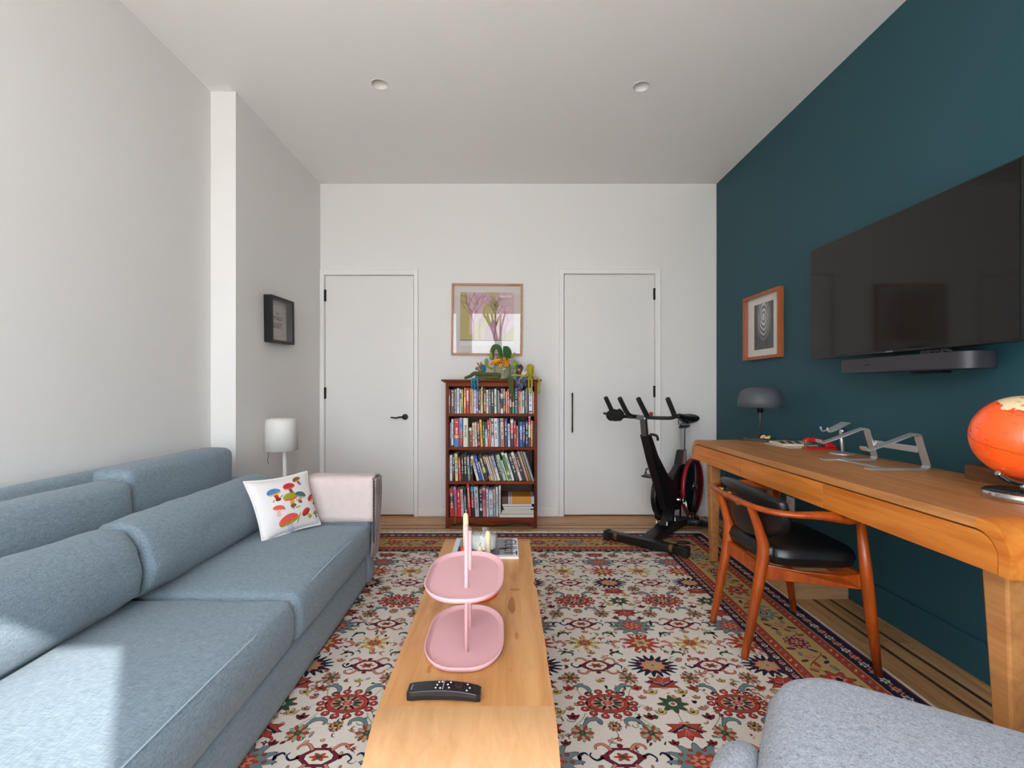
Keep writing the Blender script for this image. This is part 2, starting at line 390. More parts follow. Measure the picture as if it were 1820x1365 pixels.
# wall behind the camera with two tall windows
W1 = (-.72, .80, .35, 2.62); W2 = (-1.62, -.95, .35, 2.62)
mb = MB(); yb0, yb1 = YF-.16, YF
for x0, x1 in ((XL-.2, W2[0]), (W2[1], W1[0]), (W1[1], XR+.2)): mb.box((x0, yb0, -.1), (x1, yb1, ZC+.1))
for W in (W1, W2): mb.box((W[0], yb0, -.1), (W[1], yb1, W[2])); mb.box((W[0], yb0, W[3]), (W[1], yb1, ZC+.1))
struct(mb.build('wall_front', M_WALL))
for i, W in enumerate((W1, W2)):
    x0, x1, z0, z1 = W; g = .04; mb = MB()
    for a, b in (((x0, z0), (x0+g, z1)), ((x1-g, z0), (x1, z1)), ((x0, z0), (x1, z0+g)), ((x0, z1-g), (x1, z1)), ((x0, (z0+z1)/2-.02), (x1, (z0+z1)/2+.02))):
        mb.box((a[0], YF-.12, a[1]), (b[0], YF-.08, b[1]))
    o = mb.build('window_%d' % (i+1), M_TRIM, bevel=.003); struct(o)
    MB().box((x0-.04, YF-.1, z0-.03), (x1+.04, YF+.06, z0)).build('window_sill', M_TRIM, o, bevel=.004)
tree = thing('bare_tree', 'bare winter tree outside the window, seen mirrored in the poster glass', 'tree', (-.3, -5.2, 0))
rt_ = random.Random(11); tm = MB()
def limb(p, d, L_, r_, k):
    q = p + d*L_; tm.tube([p, q], [r_, r_*.68], 6)
    if k:
        for _ in range(2 if k < 4 else 3):
            e_ = (d + Vector((rt_.uniform(-.6,.6), rt_.uniform(-.35,.35), rt_.uniform(-.1,.35)))).normalized(); limb(q, e_, L_*rt_.uniform(.62,.86), r_*.66, k-1)
MB().tube([(-.3,-5.2,0),(-.25,-5.2,1.2)], [.13,.10], 10).build('trunk', mat('#4a3f38', .9), tree)
limb(Vector((-.25,-5.2,1.15)), Vector((.08,0,1)).normalized(), .9, .085, 6)
o = tm.build('branches', mat('#4a3f38', .9), tree); o['kind'] = 'stuff'
# doors
def door(n, D, hinge_left, hz):
    x0, x1, zt = D
    o = struct(MB().box((x0, YB+.004, .012), (x1, YB+.044, zt)).build('door_%d' % n, M_DOOR, bevel=.002))
    hx = x0-.003 if hinge_left else x1+.003
    for z in hz:
        MB().cyl((hx, YB-.006, z-.05), (hx, YB-.006, z+.05), .008, n=10).box((hx-.012, YB-.004, z-.05), (hx+.012, YB+.003, z+.05)).build('hinge', M_BLACK, o, label='black hinge')
    return o
d1 = door(1, D1, True, (1.932, 1.078, .22)); d2 = door(2, D2, False, (1.945, 1.092, .19))
c = at(720, 741, YB)
mb = MB().cyl((c.x, YB+.004, c.z), (c.x, YB-.008, c.z), .026, n=24).cyl((c.x, YB-.008, c.z), (c.x, YB-.05, c.z), .009, n=12)
stube(mb, [(c.x, YB-.048, c.z), (c.x-.03, YB-.055, c.z+.002), (c.x-.07, YB-.052, c.z-.006), (c.x-.115, YB-.048, c.z-.001)], [.011, .010, .009, .006], 10, flat=.8)
mb.build('door_handle', M_BLACK, d1, label='black lever handle')
x = at(1016.5, 0, YB).x; z0, z1 = at(0, 768, YB).z, at(0, 698, YB).z
mb = MB().tube([(x, YB-.03, z0), (x, YB-.03, z1)], .006, 10)
for z in (z0+.03, z1-.03): mb.cyl((x, YB+.004, z), (x, YB-.03, z), .005, n=8)
mb.build('door_handle', M_BLACK, d2, label='black bar pull')
def casing(n, D, wl_, wr_):
    x0, x1, zt = D; mb = MB(); y0 = YB-.016
    mb.box((x0-wl_, y0, 0), (x0-.006, YB, zt+.055)).box((x1+.006, y0, 0), (x1+wr_, YB, zt+.055)).box((x0-.006, y0, zt+.006), (x1+.006, YB, zt+.055))
    mb.box((x0-wl_, y0-.006, zt+.047), (x1+wr_, y0, zt+.055)).box((x1+wr_-.008, y0-.006, 0), (x1+wr_, y0, zt+.047))
    if wl_ > .043: mb.box((x0-wl_, y0-.006, 0), (x0-wl_+.008, y0, zt+.047))
    struct(mb.build('trim_%d' % n, M_TRIM, bevel=.002))
casing(1, D1, .042, .042); casing(2, D2, .05, .048)
def base(name, pts, m, a, b):
    mb = MB().box(a, b); struct(mb.build(name, m, bevel=.004))
base('baseboard_back', 0, M_TRIM, (D1[1]+.043, YB-.014, 0), (D2[0]-.051, YB, .085))
base('baseboard_back_right', 0, M_TRIM, (D2[1]+.049, YB-.014, 0), (XR-.014, YB, .085))
base('baseboard_right', 0, M_TEAL, (XR-.014, YF, 0), (XR, YB-.016, .15))
base('baseboard_left', 0, M_TRIM, (XL, YF, 0), (XL+.014, YJ-.014, .1))
base('baseboard_left_return', 0, M_TRIM, (XL, YJ-.014, 0), (XL2+.014, YJ, .1))
base('baseboard_left_alcove', 0, M_TRIM, (XL2, YJ, 0), (XL2+.014, YB-.03, .1))
base('baseboard_front', 0, M_TRIM, (XL+.014, YF, 0), (XR-.014, YF+.014, .1))
# floor boards: field along the room, border boards with two walnut inlay lines
def plank(x0, x1, y0, y1, m, g=.0008): 
    MB().box((x0+g, y0+g, -.0115), (x1-g, y1-g, random.uniform(-.0004, 0))).build('plank', m, FLOOR, bevel=.0008)
def run(x0, x1, y0, y1, m, L, along):
    a, b = (y0, y1) if along == 1 else (x0, x1); t = a - random.uniform(0, L*.8)
    while t < b:
        u = t + L*random.uniform(.8, 1.2); p, q = max(t, a), min(u, b)
        if q - p > .02:
            plank(x0, x1, p, q, m) if along == 1 else plank(p, q, y0, y1, m)
        t = u
YC = 3.70
for a, b, m in ((1.50,1.565,M_PLANKY),(1.565,1.628,M_PLANKY),(1.628,1.646,M_WALNUTF),(1.646,1.715,M_PLANKY),(1.715,1.733,M_WALNUTF),(1.733,1.79,M_PLANKY),(1.79,XR,M_PLANKY)):
    run(a, b, YF, YC if a < 1.6 else YB, m, 1.1, 1)
M_WALNUTX = wood('floor_walnut_inlay_cross', '#3b2618', '#523421', 0, 2.5, 20, .45)
for a, b, m in ((3.70,3.765,M_PLANKX),(3.765,3.783,M_WALNUTX),(3.783,3.85,M_PLANKX),(3.85,3.868,M_WALNUTX),(3.868,3.93,M_PLANKX),(3.93,3.99,M_PLANKX),(3.99,4.06,M_PLANKX),(4.06,YB+.05,M_PLANKX)):
    run(XL, 1.628, a, b, m, 1.1, 0)
x = XL
while x < 1.5-.01: run(x, min(x+.13, 1.5), YF, 3.70, M_PLANKY, 1.7, 1); x += .13

# ------------------------------------------------------------------ the rug
RX0, RX1, RY0, RY1 = -1.56, 1.507, -.55, 3.63; RT = .007
rug = thing('patterned_rug', 'large cream patterned rug with rust, navy and tan flowers and a tan border', 'rug', (0, 1.5, 0))
PAL = dict(cream='#d8cec2', navy='#20233a', red='#a6402f', slate='#6e7f80', green='#35503a', tan='#b3935f', salmon='#c58069', maroon='#6c2530', straw='#c0a468', sage='#98a084', brown='#4a2f2a', white='#d8cfc2', dust='#a88a80')
PN = list(PAL); PM = [mat(PAL[k], .95, var=.16, vs=420, bump=.25, bs=900, spec=.15) for k in PN]
PI_ = {k: i for i, k in enumerate(PN)}
MB().box((RX0, RY0, 0), (RX1, RY1, RT-.001)).build('rug_backing', mat('#cfc4b4', .95), rug)
fm = MB().add([(RX0,RY0,RT),(RX1,RY0,RT),(RX1,RY1,RT),(RX0,RY1,RT)], [(0,1,2,3)]); fm.build('field', mat('#d9cfc4', .95, var=.10, vs=300, bump=.3, bs=800, spec=.15), rug)
pat = MB()
LZ = .00022
def fan(cx, cy, pts, col, lay, mb=None, z=RT, mir=1):
    mb = mb or pat; n = len(pts); zz = z + LZ*(lay+1)
    vs = [(cx, cy, zz)] + [(cx+mir*p[0], cy+p[1], zz) for p in pts]
    fs = [(0, 1+i, 1+(i+1) % n) for i in range(n)]
    if mir < 0: fs = [f[::-1] for f in fs]
    mb.add(vs, fs, PI_[col])
def lobed(rx, ry, k, a, ph=0, n=None, p=1.0):
    n = n or max(16, k*6); out = []
    for i in range(n):
        t = 2*pi*i/n; c_ = cos(k*t+ph); q = 1 + a*math.copysign(abs(c_)**p, c_); out.append((rx*q*cos(t), ry*q*sin(t)))
    return out
def blob(cx, cy, rx, ry, col, lay, k=0, a=0, ph=0, rot=0, mir=1, ol=None, ow=.0025, **kw):
    pts = lobed(rx, ry, k, a, ph) if k else [(rx*cos(2*pi*i/14), ry*sin(2*pi*i/14)) for i in range(14)]
    if rot: pts = [(x*cos(rot)-y*sin(rot), x*sin(rot)+y*cos(rot)) for x, y in pts]
    if ol:
        fan(cx, cy, [(x*(1+ow/rx), y*(1+ow/ry)) for x, y in pts], ol, lay, mir=mir, **kw); lay += 1
    fan(cx, cy, pts, col, lay, mir=mir, **kw)
def stroke(cx, cy, pts, w_, col, lay, mir=1, ol=None, ow=.002, mb=None, z=RT):
    mb = mb or pat
    P = smooth_path([(p[0], p[1], 0) for p in pts], 4) if len(pts) > 2 else [Vector((p[0], p[1], 0)) for p in pts]
    ws = w_ if isinstance(w_, (list, tuple)) else [w_]*2
    wr_ = lerp_r(list(ws), len(P))
    for cc, ex, ly in (([(ol, ow, lay)] if ol else []) + [(col, 0, lay+(1 if ol else 0))]):
        vs = []
        for i, p in enumerate(P):
            t = (P[min(i+1, len(P)-1)] - P[max(i-1, 0)]).normalized(); nn = Vector((-t.y, t.x, 0)); hw = wr_[i]/2+ex
            for sg in (-1, 1): q = p + nn*hw*sg; vs.append((cx+mir*q.x, cy+q.y, z+LZ*(ly+1)))
        mb.add(vs, [(2*i, 2*i+1, 2*i+3, 2*i+2) for i in range(len(P)-1)], PI_[cc])
def leaf(cx, cy, a, L, W, col, lay, mir=1, ol=None, **kw):
    pts = []
    for i in range(10):
        t = i/10*2*pi; x_ = L/2*cos(t); y_ = W/2*sin(t)*(1-.45*cos(t))
        pts.append((x_*cos(a)-y_*sin(a), x_*sin(a)+y_*cos(a)))
    if ol: fan(cx, cy, [(x*1.0+.0016*math.copysign(1, x), y+.0016*math.copysign(1, y)) for x, y in pts], ol, lay, mir=mir, **kw); lay += 1
    fan(cx, cy, pts, col, lay, mir=mir, **kw)
def m_palmette(x, y, m=1):      # large rust oval with lobes
    for i in range(14):
        t = 2*pi*i/14; blob(x+m*.094*cos(t), y+.066*sin(t), .0125, .0105, 'red', 1, ol='navy', ow=.0028); stroke(x, y, [(.07*cos(t), .05*sin(t)), (.092*cos(t), .064*sin(t))], .011, 'red', 3)
    blob(x, y, .080, .052, 'navy', 1, mir=m); blob(x, y, .077, .049, 'red', 3, mir=m)
    blob(x, y, .062, .037, 'navy', 4); blob(x, y, .060, .035, 'salmon', 5)
    for i in range(12):
        t = 2*pi*i/12+.1; blob(x+.037*cos(t), y+.023*sin(t), .017, .005, 'green' if i % 2 else 'navy', 6, rot=atan2(sin(t)*.7, cos(t)))
    blob(x, y, .024, .0145, 'cream', 7); blob(x, y, .021, .011, 'red', 8, k=6, a=.18); blob(x, y, .01, .005, 'salmon', 9)
    for i in range(14):
        t = 2*pi*i/14; blob(x+.094*cos(t), y+.064*sin(t), .0035, .003, 'cream', 4)
def m_sunburst(x, y, c1='navy', c2='tan', c3='salmon'):
    blob(x, y, .083, .062, c1, 1, k=18, a=.24); blob(x, y, .066, .048, c1, 2)
    blob(x, y, .046, .034, c3, 3, k=10, a=.12, ol='red'); blob(x, y, .036, .026, c2, 5, k=8, a=.2); blob(x, y, .017, .012, 'sage', 6, k=5, a=.25); blob(x, y, .007, .005, 'red', 7)
    for i in range(10): t = 2*pi*i/10; blob(x+.057*cos(t), y+.042*sin(t), .0042, .0034, 'red' if i % 2 else 'salmon', 3)
def m_slate(x, y):
    blob(x, y, .088, .062, 'slate', 1, k=12, a=.22, ol='navy', ow=.003); blob(x, y, .07, .05, 'slate', 3)
    for i in range(10): t = 2*pi*i/10; blob(x+.070*cos(t), y+.049*sin(t), .006, .005, 'red', 4, ol='navy', ow=.0015)
    blob(x, y, .046, .034, 'red', 5, k=8, a=.24); blob(x, y, .032, .022, 'salmon', 6, k=8, a=.25, ph=1.5); blob(x, y, .019, .013, 'red', 7, k=6, a=.2); blob(x, y, .008, .006, 'tan', 8)
def m_redflower(x, y):
    blob(x, y, .062, .055, 'red', 1, k=12, a=.3, ol='maroon', ow=.003); blob(x, y, .046, .04, 'red', 3)
    blob(x, y, .032, .028, 'straw', 4, k=6, a=.3); blob(x, y, .016, .013, 'slate', 5, k=6, a=.3); blob(x, y, .007, .006, 'red', 6)
    for i in range(8): t = 2*pi*(i+.5)/8; leaf(x+.088*cos(t), y+.075*sin(t), t+1.2, .026, .008, 'salmon', 1, ol='maroon')
def m_tanflower(x, y):
    for i in range(8): t = 2*pi*i/8; leaf(x+.058*cos(t), y+.045*sin(t), t, .05, .020, 'straw', 1); blob(x+.06*cos(t), y+.047*sin(t), .004, .003, 'maroon', 2)
    blob(x, y, .036, .030, 'straw', 2); blob(x, y, .027, .022, 'red', 3, k=8, a=.2); blob(x, y, .015, .012, 'tan', 4); fan(x, y, [(.014,0),(0,.011),(-.014,0),(0,-.011)], 'navy', 5); fan(x, y, [(.008,0),(0,.006),(-.008,0),(0,-.006)], 'sage', 6)
def m_rosette(x, y, r=.036):
    for i in range(12):
        t = 2*pi*i/12; blob(x+r*.66*cos(t), y+r*.66*sin(t), r*.36, r*.17, 'sage' if i % 2 else 'red', 1, rot=t, ol='brown', ow=.0016)
    blob(x, y, r*.34, r*.34, 'green', 3, k=6, a=.15); blob(x, y, r*.12, r*.12, 'red', 4)
def m_diamond(x, y, m=1):
    s = .05
    oc_ = lambda q: [(s*1.12*q,-s*.2*q),(s*1.12*q,s*.2*q),(s*.5*q,s*.72*q),(-s*.5*q,s*.72*q),(-s*1.12*q,s*.2*q),(-s*1.12*q,-s*.2*q),(-s*.5*q,-s*.72*q),(s*.5*q,-s*.72*q)]
    fan(x, y, oc_(1.04), 'navy', 0); fan(x, y, oc_(1), 'maroon', 1); fan(x, y, oc_(.78), 'navy', 2); fan(x, y, oc_(.74), 'cream', 3)
    blob(x, y, .024, .014, 'red', 4, k=6, a=.3); blob(x, y, .011, .007, 'green', 5)
    for sx_, sy_ in ((1,0),(-1,0),(0,1),(0,-1)):
        px_, py_ = x+sx_*s*1.22, y+sy_*s*.9; blob(px_, py_, .010, .009, 'maroon', 2)
    for a, b in ((1,1),(-1,1),(1,-1),(-1,-1)):
        stroke(x, y, [(a*.03, b*.028), (a*.052, b*.052), (a*.075, b*.046), (a*.078, b*.03)], [.009, .004], 'salmon', 1, ol='maroon')
    for a in (1, -1):
        stroke(x, y, [(a*.06, 0), (a*.082, a*.012), (a*.10, -a*.004), (a*.094, -a*.018)], [.010, .004], 'navy', 2)
def m_tulip(x, y, d=1, s=1.0):  # fan-shaped palmette opening to d
    pts = []
    for i in range(13):
        t = -.15*pi + i/12*1.3*pi; q = 1 + .22*cos(i*pi)
        pts.append((.050*s*cos(t)*q, d*.040*s*sin(t)*q))
    fan(x, y, [(a*1.12, b*1.12) for a, b in pts], 'maroon', 1); fan(x, y, pts, 'red', 2)
    for a in (-1, 1): stroke(x, y, [(0, -d*.012), (a*.024*s, d*.002), (a*.048*s, d*.016*s)], [.012, .009], 'navy', 3, ol='red'); stroke(x, y, [(a*.010, d*.0), (a*.03*s, d*.009)], .0025, 'white', 5)
    for a in (-.6, 0, .6): stroke(x, y, [(0, d*.004), (a*.022*s, d*.03*s)], .002, 'salmon', 4)
    fan(x, y-d*.004, [(.010,0),(0,.008),(-.010,0),(0,-.008)], 'slate', 5); fan(x, y-d*.022, [(.016,-d*.008),(0,d*.012),(-.016,-d*.008),(0,-d*.012)], 'salmon', 2)
def m_greenstar(x, y):
    blob(x, y, .043, .037, 'green', 1, k=8, a=.26, ol='red', ow=.003); blob(x, y, .030, .026, 'green', 3, k=8, a=.1); blob(x, y, .015, .012, 'cream', 4); blob(x, y, .0085, .007, 'red', 5, k=4, a=.2)
def m_scroll(x, y, m, col, s=1.0, a=0, ol=None):
    pts = [(-.03,-.012),(-.012,.004),(.008,.006),(.022,-.006),(.016,-.02)]
    q = [((px*cos(a)-py*sin(a))*s, (px*sin(a)+py*cos(a))*s) for px, py in pts]
    stroke(x, y, q, [.006*s, .013*s, .004*s], col, 1, mir=m, ol=ol); leaf(x+m*q[1][0], y+q[1][1]+.008, a+.9, .024*s, .012*s, col, 1, mir=1)
def m_leafflower(x, y, m, col, s=1.0):
    for k in range(3):
        a = pi/2+(k-1)*.9; leaf(x+m*.011*s*cos(a), y+.011*s*sin(a), a, .024*s, .011*s, col, 2, mir=m, ol='brown')
    blob(x, y-.002, .006*s, .005*s, col, 4)
AX, PX, PY, Y0c = .59, .462, .805, 1.90
FX0, FX1, FY0, FY1 = RX0+.41, RX1-.41, RY0+.41, RY1-.41
rnd = random.Random(3)
def inside(x, y, mgn=.0): return FX0-mgn < x < FX1+mgn and FY0-mgn < y < FY1+mgn
def put(fn, x, y, *a, r=.05):
    if inside(x, y, -.0) : fn(x, y, *a)
for ci in range(-4, 3):
    ax = AX + ci*PX
    for ri in range(-3, 3):
        y = Y0c + ri*PY
        put(m_sunburst, ax, y); put(m_redflower, ax, y+.168); put(m_slate, ax, y+.316); put(m_tulip, ax, y+.452, -1); put(m_greenstar, ax, y+.575); put(m_tulip, ax, y+.69, 1)
        # shared with the neighbouring axis
        hx = ax + PX/2
        put(m_palmette, hx, y+.578); put(m_tanflower, hx-.015, y+.17)
        put(m_diamond, hx+.004, y+.0); put(m_diamond, hx-.004, y+.335)
        for dy, c_ in ((.085, 'salmon'), (.255, 'salmon'), (.46, 'straw'), (.70, 'straw')): put(m_leafflower, hx, y+dy, 1, c_, .9)
        put(m_rosette, hx, y+.845-.40+.02, .022)
        for m in (-1, 1):
            put(m_rosette, ax+m*.119, y+.435); put(m_rosette, ax+m*.119, y-.08, .035)
            put(m_scroll, ax+m*.13, y+.09, m, 'green'); put(m_scroll, ax+m*.125, y+.245, m, 'green', 1.1, .5)
            put(m_scroll, ax+m*.16, y+.49, m, 'slate', 1.25, .3, 'navy'); put(m_scroll, ax+m*.16, y+.665, m, 'slate', 1.25, -.6, 'navy')
            put(m_leafflower, ax+m*.055, y+.525, m, 'straw', 1.2); put(m_leafflower, ax+m*.055, y+.632, m, 'straw', 1.3)
            put(m_leafflower, ax+m*.095, y+.545, m, 'salmon', .8); put(m_leafflower, ax+m*.098, y+.605, m, 'salmon', .8)
            put(m_leafflower, ax+m*.105, y+.655, m, 'red', 1.2); put(m_leafflower, ax+m*.10, y+.502, m, 'maroon', 1.2)
            put(m_leafflower, ax+m*.06, y+.385, m, 'maroon', .9); put(m_leafflower, ax+m*.115, y+.03, m, 'salmon', .9)
            put(m_scroll, ax+m*.10, y+.335, m, 'navy', .9, 1.2); put(m_scroll, ax+m*.115, y+.168, m, 'salmon', .9, -.8, 'maroon')
            if inside(ax+m*.14, y+.53):
                stroke(ax, y, [(m*.085, .45), (m*.13, .50), (m*.145, .53)], .004, 'sage', 0); stroke(ax, y, [(m*.085, .70), (m*.13, .655), (m*.145, .62)], .004, 'sage', 0)
                stroke(ax, y, [(m*.0, .48), (m*.0, .55)], .002, 'navy', 0)
                stroke(ax, y, [(m*.06, .53), (m*.10, .56), (m*.12, .575)], .0016, 'navy', 0)
# scattered buds fill the ground between the flowers
for _ in range(1500):
    x_ = rnd.uniform(FX0, FX1); y_ = rnd.uniform(FY0, FY1); a_ = rnd.uniform(0, 6.28); L_ = rnd.uniform(.018, .035)
    P_ = [(0, 0), (L_*.5*cos(a_)-.3*L_*sin(a_), L_*.5*sin(a_)+.3*L_*cos(a_)), (L_*cos(a_), L_*sin(a_)), (L_*cos(a_)+L_*.3*cos(a_-1.9), L_*sin(a_)+L_*.3*sin(a_-1.9))]
    c_ = rnd.choice(['salmon','maroon','slate','navy','salmon','green'])
    stroke(x_, y_, P_, [.0014, .0052, .0016], c_, -1 if False else 0, ol='brown' if c_ == 'salmon' else None, ow=.0012)
    if rnd.random() < .5:
        b_ = rnd.choice(['red','straw','salmon','dust','maroon']); k_ = rnd.choice([4, 5, 6])
        blob(x_+P_[1][0]*1.1, y_+P_[1][1]*1.6, .0085, .0075, 'brown', 0, k=k_, a=.3); blob(x_+P_[1][0]*1.1, y_+P_[1][1]*1.6, .007, .006, b_, 1, k=k_, a=.3); blob(x_+P_[1][0]*1.1, y_+P_[1][1]*1.6, .0025, .002, 'straw' if b_ != 'straw' else 'red', 2)
for _ in range(1700):
    x_ = rnd.uniform(FX0, FX1); y_ = rnd.uniform(FY0, FY1)
    c_ = rnd.choice(['salmon','red','green','maroon','straw','navy','slate','salmon','maroon','dust'])
    leaf(x_, y_, rnd.uniform(0, 6.3), rnd.uniform(.012, .026), rnd.uniform(.005, .011), c_, 0, ol='brown' if rnd.random() < .5 else None)
# border bands, laid as mitred frames
bz = RT + .0024
def ring(d0, d1, col, z, mb):
    x0, x1, y0, y1 = RX0, RX1, RY0, RY1
    o = [(x0+d0,y0+d0),(x1-d0,y0+d0),(x1-d0,y1-d0),(x0+d0,y1-d0)]; i_ = [(x0+d1,y0+d1),(x1-d1,y0+d1),(x1-d1,y1-d1),(x0+d1,y1-d1)]
    vs = [(a, b, z) for a, b in o+i_]; mb.add(vs, [(k, (k+1) % 4, 4+(k+1) % 4, 4+k) for k in range(4)], PI_[col])
bd = MB()
for d0, d1, c_ in ((0,.014,'white'),(.014,.024,'maroon'),(.024,.100,'navy'),(.100,.104,'straw'),(.104,.146,'red'),(.146,.149,'navy'),(.149,.153,'straw'),(.153,.312,'tan'),(.312,.316,'straw'),(.316,.319,'navy'),(.319,.360,'red'),(.360,.364,'straw'),(.364,.410,'navy'),(.410,.416,'maroon')):
    ring(d0, d1, c_, bz, bd)
bd.build('border_band', PM, rug)
bp = MB()
def bfan(cx, cy, pts, col, lay): fan(cx, cy, pts, col, lay, mb=bp, z=bz)
def border_run(fn, d, step, ph=0, corner=.06):
    # along the right side, left side and the two ends
    y = RY0+d+corner; k = 0
    L = (RY1-RY0-2*d-2*corner); n = max(1, round(L/step))
    for i in range(n+1): 
        yy = RY0+d+corner+L*i/n; fn(RX1-d, yy, i, 0); fn(RX0+d, yy, i, 0)
    L = (RX1-RX0-2*d-2*corner); n = max(1, round(L/step))
    for i in range(n+1):
        xx = RX0+d+corner+L*i/n; fn(xx, RY1-d, i, 1)
def xy(ax, x, y, u, v): return (x+v, y+u) if ax == 0 else (x+u, y+v)   # u along the run
def guard(x, y, i, ax, s=1.0):
    c_ = ['dust','slate','salmon','sage'][i % 4]
    bfan(x, y, lobed(.016*s, .016*s, 6, .22), 'white' if i % 2 else 'salmon', 0); bfan(x, y, lobed(.011*s, .011*s, 5, .2), c_, 1); bfan(x, y, lobed(.004, .004, 4, .1), 'maroon', 2)
    for sg in (-1, 1):
        u, v = .026*s, sg*.008*s; px_, py_ = xy(ax, x, y, u, v)
        stroke(0, 0, [xy(ax, x, y, .018*s, -.012*s*sg), xy(ax, x, y, .034*s, .014*s*sg)], .005*s, 'salmon' if sg > 0 else 'red', 0, mb=bp, z=bz)
def redstripe(x, y, i, ax):
    stroke(0, 0, [xy(ax, x, y, -.007, -.007), xy(ax, x, y, .007, .007)], .007, ['slate','sage','straw','slate'][i % 4], 1, mb=bp, z=bz)
    stroke(0, 0, [xy(ax, x, y, .012, -.012), xy(ax, x, y, .024, .012)], .0022, 'brown', 0, mb=bp, z=bz)
def mainb(x, y, i, ax):
    k = i % 3; u_ = lambda a, b: (a, b) if ax == 1 else (b, a)
    if k == 0:
        for j in range(10):
            t = 2*pi*j/10
            for rr in (.040,):
                bfan(x+rr*cos(t), y+rr*sin(t), lobed(.0125, .0125, 4, .02), 'maroon', 1); bfan(x+rr*cos(t), y+rr*sin(t), lobed(.0075, .0075, 4, .02), 'dust', 2)
        bfan(x, y, lobed(.034, .034, 8, .02), 'maroon', 0)
        for j in range(6): t = 2*pi*j/6; bfan(x+.018*cos(t), y+.018*sin(t), lobed(.0075, .0075, 4, .02), 'salmon', 2)
        bfan(x, y, lobed(.007, .007, 4, .02), 'straw', 3)
    elif k == 1:
        bfan(x, y, lobed(.056, .05, 9, .28), 'brown', 0); bfan(x, y, lobed(.052, .046, 9, .28), 'slate', 1); bfan(x, y, lobed(.028, .024, 6, .15), 'sage', 2); bfan(x, y, lobed(.020, .017, 6, .15), 'maroon', 3); bfan(x, y, lobed(.011, .010, 4, .15), 'salmon', 4)
    else:
        bfan(x, y, lobed(.054, .048, 7, .25), 'navy', 0); bfan(x, y, lobed(.050, .044, 7, .25), 'red', 1); bfan(x, y, lobed(.026, .022, 6, .25), 'salmon', 2); bfan(x, y, lobed(.014, .012, 5, .2), 'navy', 3)
    # vine towards the next flower, with leaves
    sg = 1 if i % 2 else -1
    P = [xy(ax, x, y, .04, 0), xy(ax, x, y, .085, sg*.052), xy(ax, x, y, .135, sg*.0), xy(ax, x, y, .185, -sg*.052), xy(ax, x, y, .225, 0)]
    stroke(0, 0, P, .0035, 'maroon', 0, mb=bp, z=bz)
    for j, (u, v, c_) in enumerate(((.075, -.035, 'slate'), (.10, .02, 'red'), (.125, .052, 'brown'), (.15, -.045, 'maroon'), (.175, .04, 'slate'), (.20, -.03, 'green'), (.115,-.03,'navy'), (.155,.012,'salmon'), (.06,.055,'red'), (.215,.055,'maroon'))):
        px_, py_ = xy(ax, x, y, u, v*sg); a = rnd.uniform(0, 6.28)
        L_ = rnd.uniform(.026, .042); W_ = L_*.4
        bfan(px_, py_, [((L_/2+.002)*cos(t)*cos(a)-(W_/2+.002)*sin(t)*sin(a), (L_/2+.002)*cos(t)*sin(a)+(W_/2+.002)*sin(t)*cos(a)) for t in [q*.628 for q in range(10)]], 'brown', 1)
        bfan(px_, py_, [(L_/2*cos(t)*cos(a)-W_/2*sin(t)*sin(a), L_/2*cos(t)*sin(a)+W_/2*sin(t)*cos(a)) for t in [q*.628 for q in range(10)]], c_, 2)
border_run(guard, .062, .052); border_run(lambda x, y, i, ax: guard(x, y, i, ax, .72), .387, .044)
border_run(redstripe, .125, .036); border_run(redstripe, .340, .036); border_run(mainb, .2325, .268, corner=.0)
o = pat.build('field_motif', PM, rug); o['kind'] = 'stuff'
o = bp.build('border_motif', PM, rug); o['kind'] = 'stuff'
# fringe at the far end
fr = MB()
for i in range(1050):
    x_ = RX0 + (RX1-RX0)*i/1050 + rnd.uniform(-.003, .003); L_ = rnd.uniform(.03, .06); dx = rnd.uniform(-.028, .028)
    if x_ < -.9 and i % 3: continue
    w_ = .0024; zt = rnd.uniform(.001, .008)
    fr.add([(x_-w_, RY1-.004, .005), (x_+w_, RY1-.004, .005), (x_+dx*.5+w_, RY1+L_*.5, .0075+zt), (x_+dx*.5-w_, RY1+L_*.5, .0075+zt), (x_+dx+w_, RY1+L_, .0015), (x_+dx-w_, RY1+L_, .0015)], [(0,1,2,3),(3,2,4,5)])
o = fr.build('fringe', mat('#ddd2c4', .95), rug); o['kind'] = 'stuff'
RZ = RT + .003

# ------------------------------------------------------------------ sofa
sofa = thing('sofa', 'long blue grey fabric sofa along the white left wall', 'sofa', (-1.25, 1.6, 0))
MB().soft((-1.245, 1.56, .115), (.475, 1.05, .09), .02, 10).build('base', M_SOFA, sofa)
for (x_, y_) in ((-.85, .62), (-.85, 2.52), (-1.65, .62), (-1.65, 2.52)): MB().cyl((x_, y_, RZ if x_ > -1.5 else 0), (x_, y_, .03), .02).build('foot', M_BLACK, sofa)
def seam(pts, parent, r=.0026): MB().tube(smooth_path(pts, 3), r, 6).build('seam', mat('#a6b4bd', .9), parent)
for (y0, y1, sd) in ((.46, 1.700, 1), (1.703, 2.612, 5)):
    cy = (y0+y1)/2; hy = (y1-y0)/2
    o = MB().soft((-1.15, cy, .285), (.40, hy, .088), .045, 34, puff=(.006, .004, .032), wr=.0035, ws=5, seed=sd).build('seat_cushion', M_SOFA, sofa)
    seam([(-.775, y0+.03, .356), (-.771, y0+.2, .365), (-.767, cy, .371), (-.771, y1-.2, .365), (-.775, y1-.03, .356)], o)
MB().soft((-1.695, 1.56, .415), (.06, 1.06, .375), .04, 14).build('back_frame', M_SOFA, sofa)
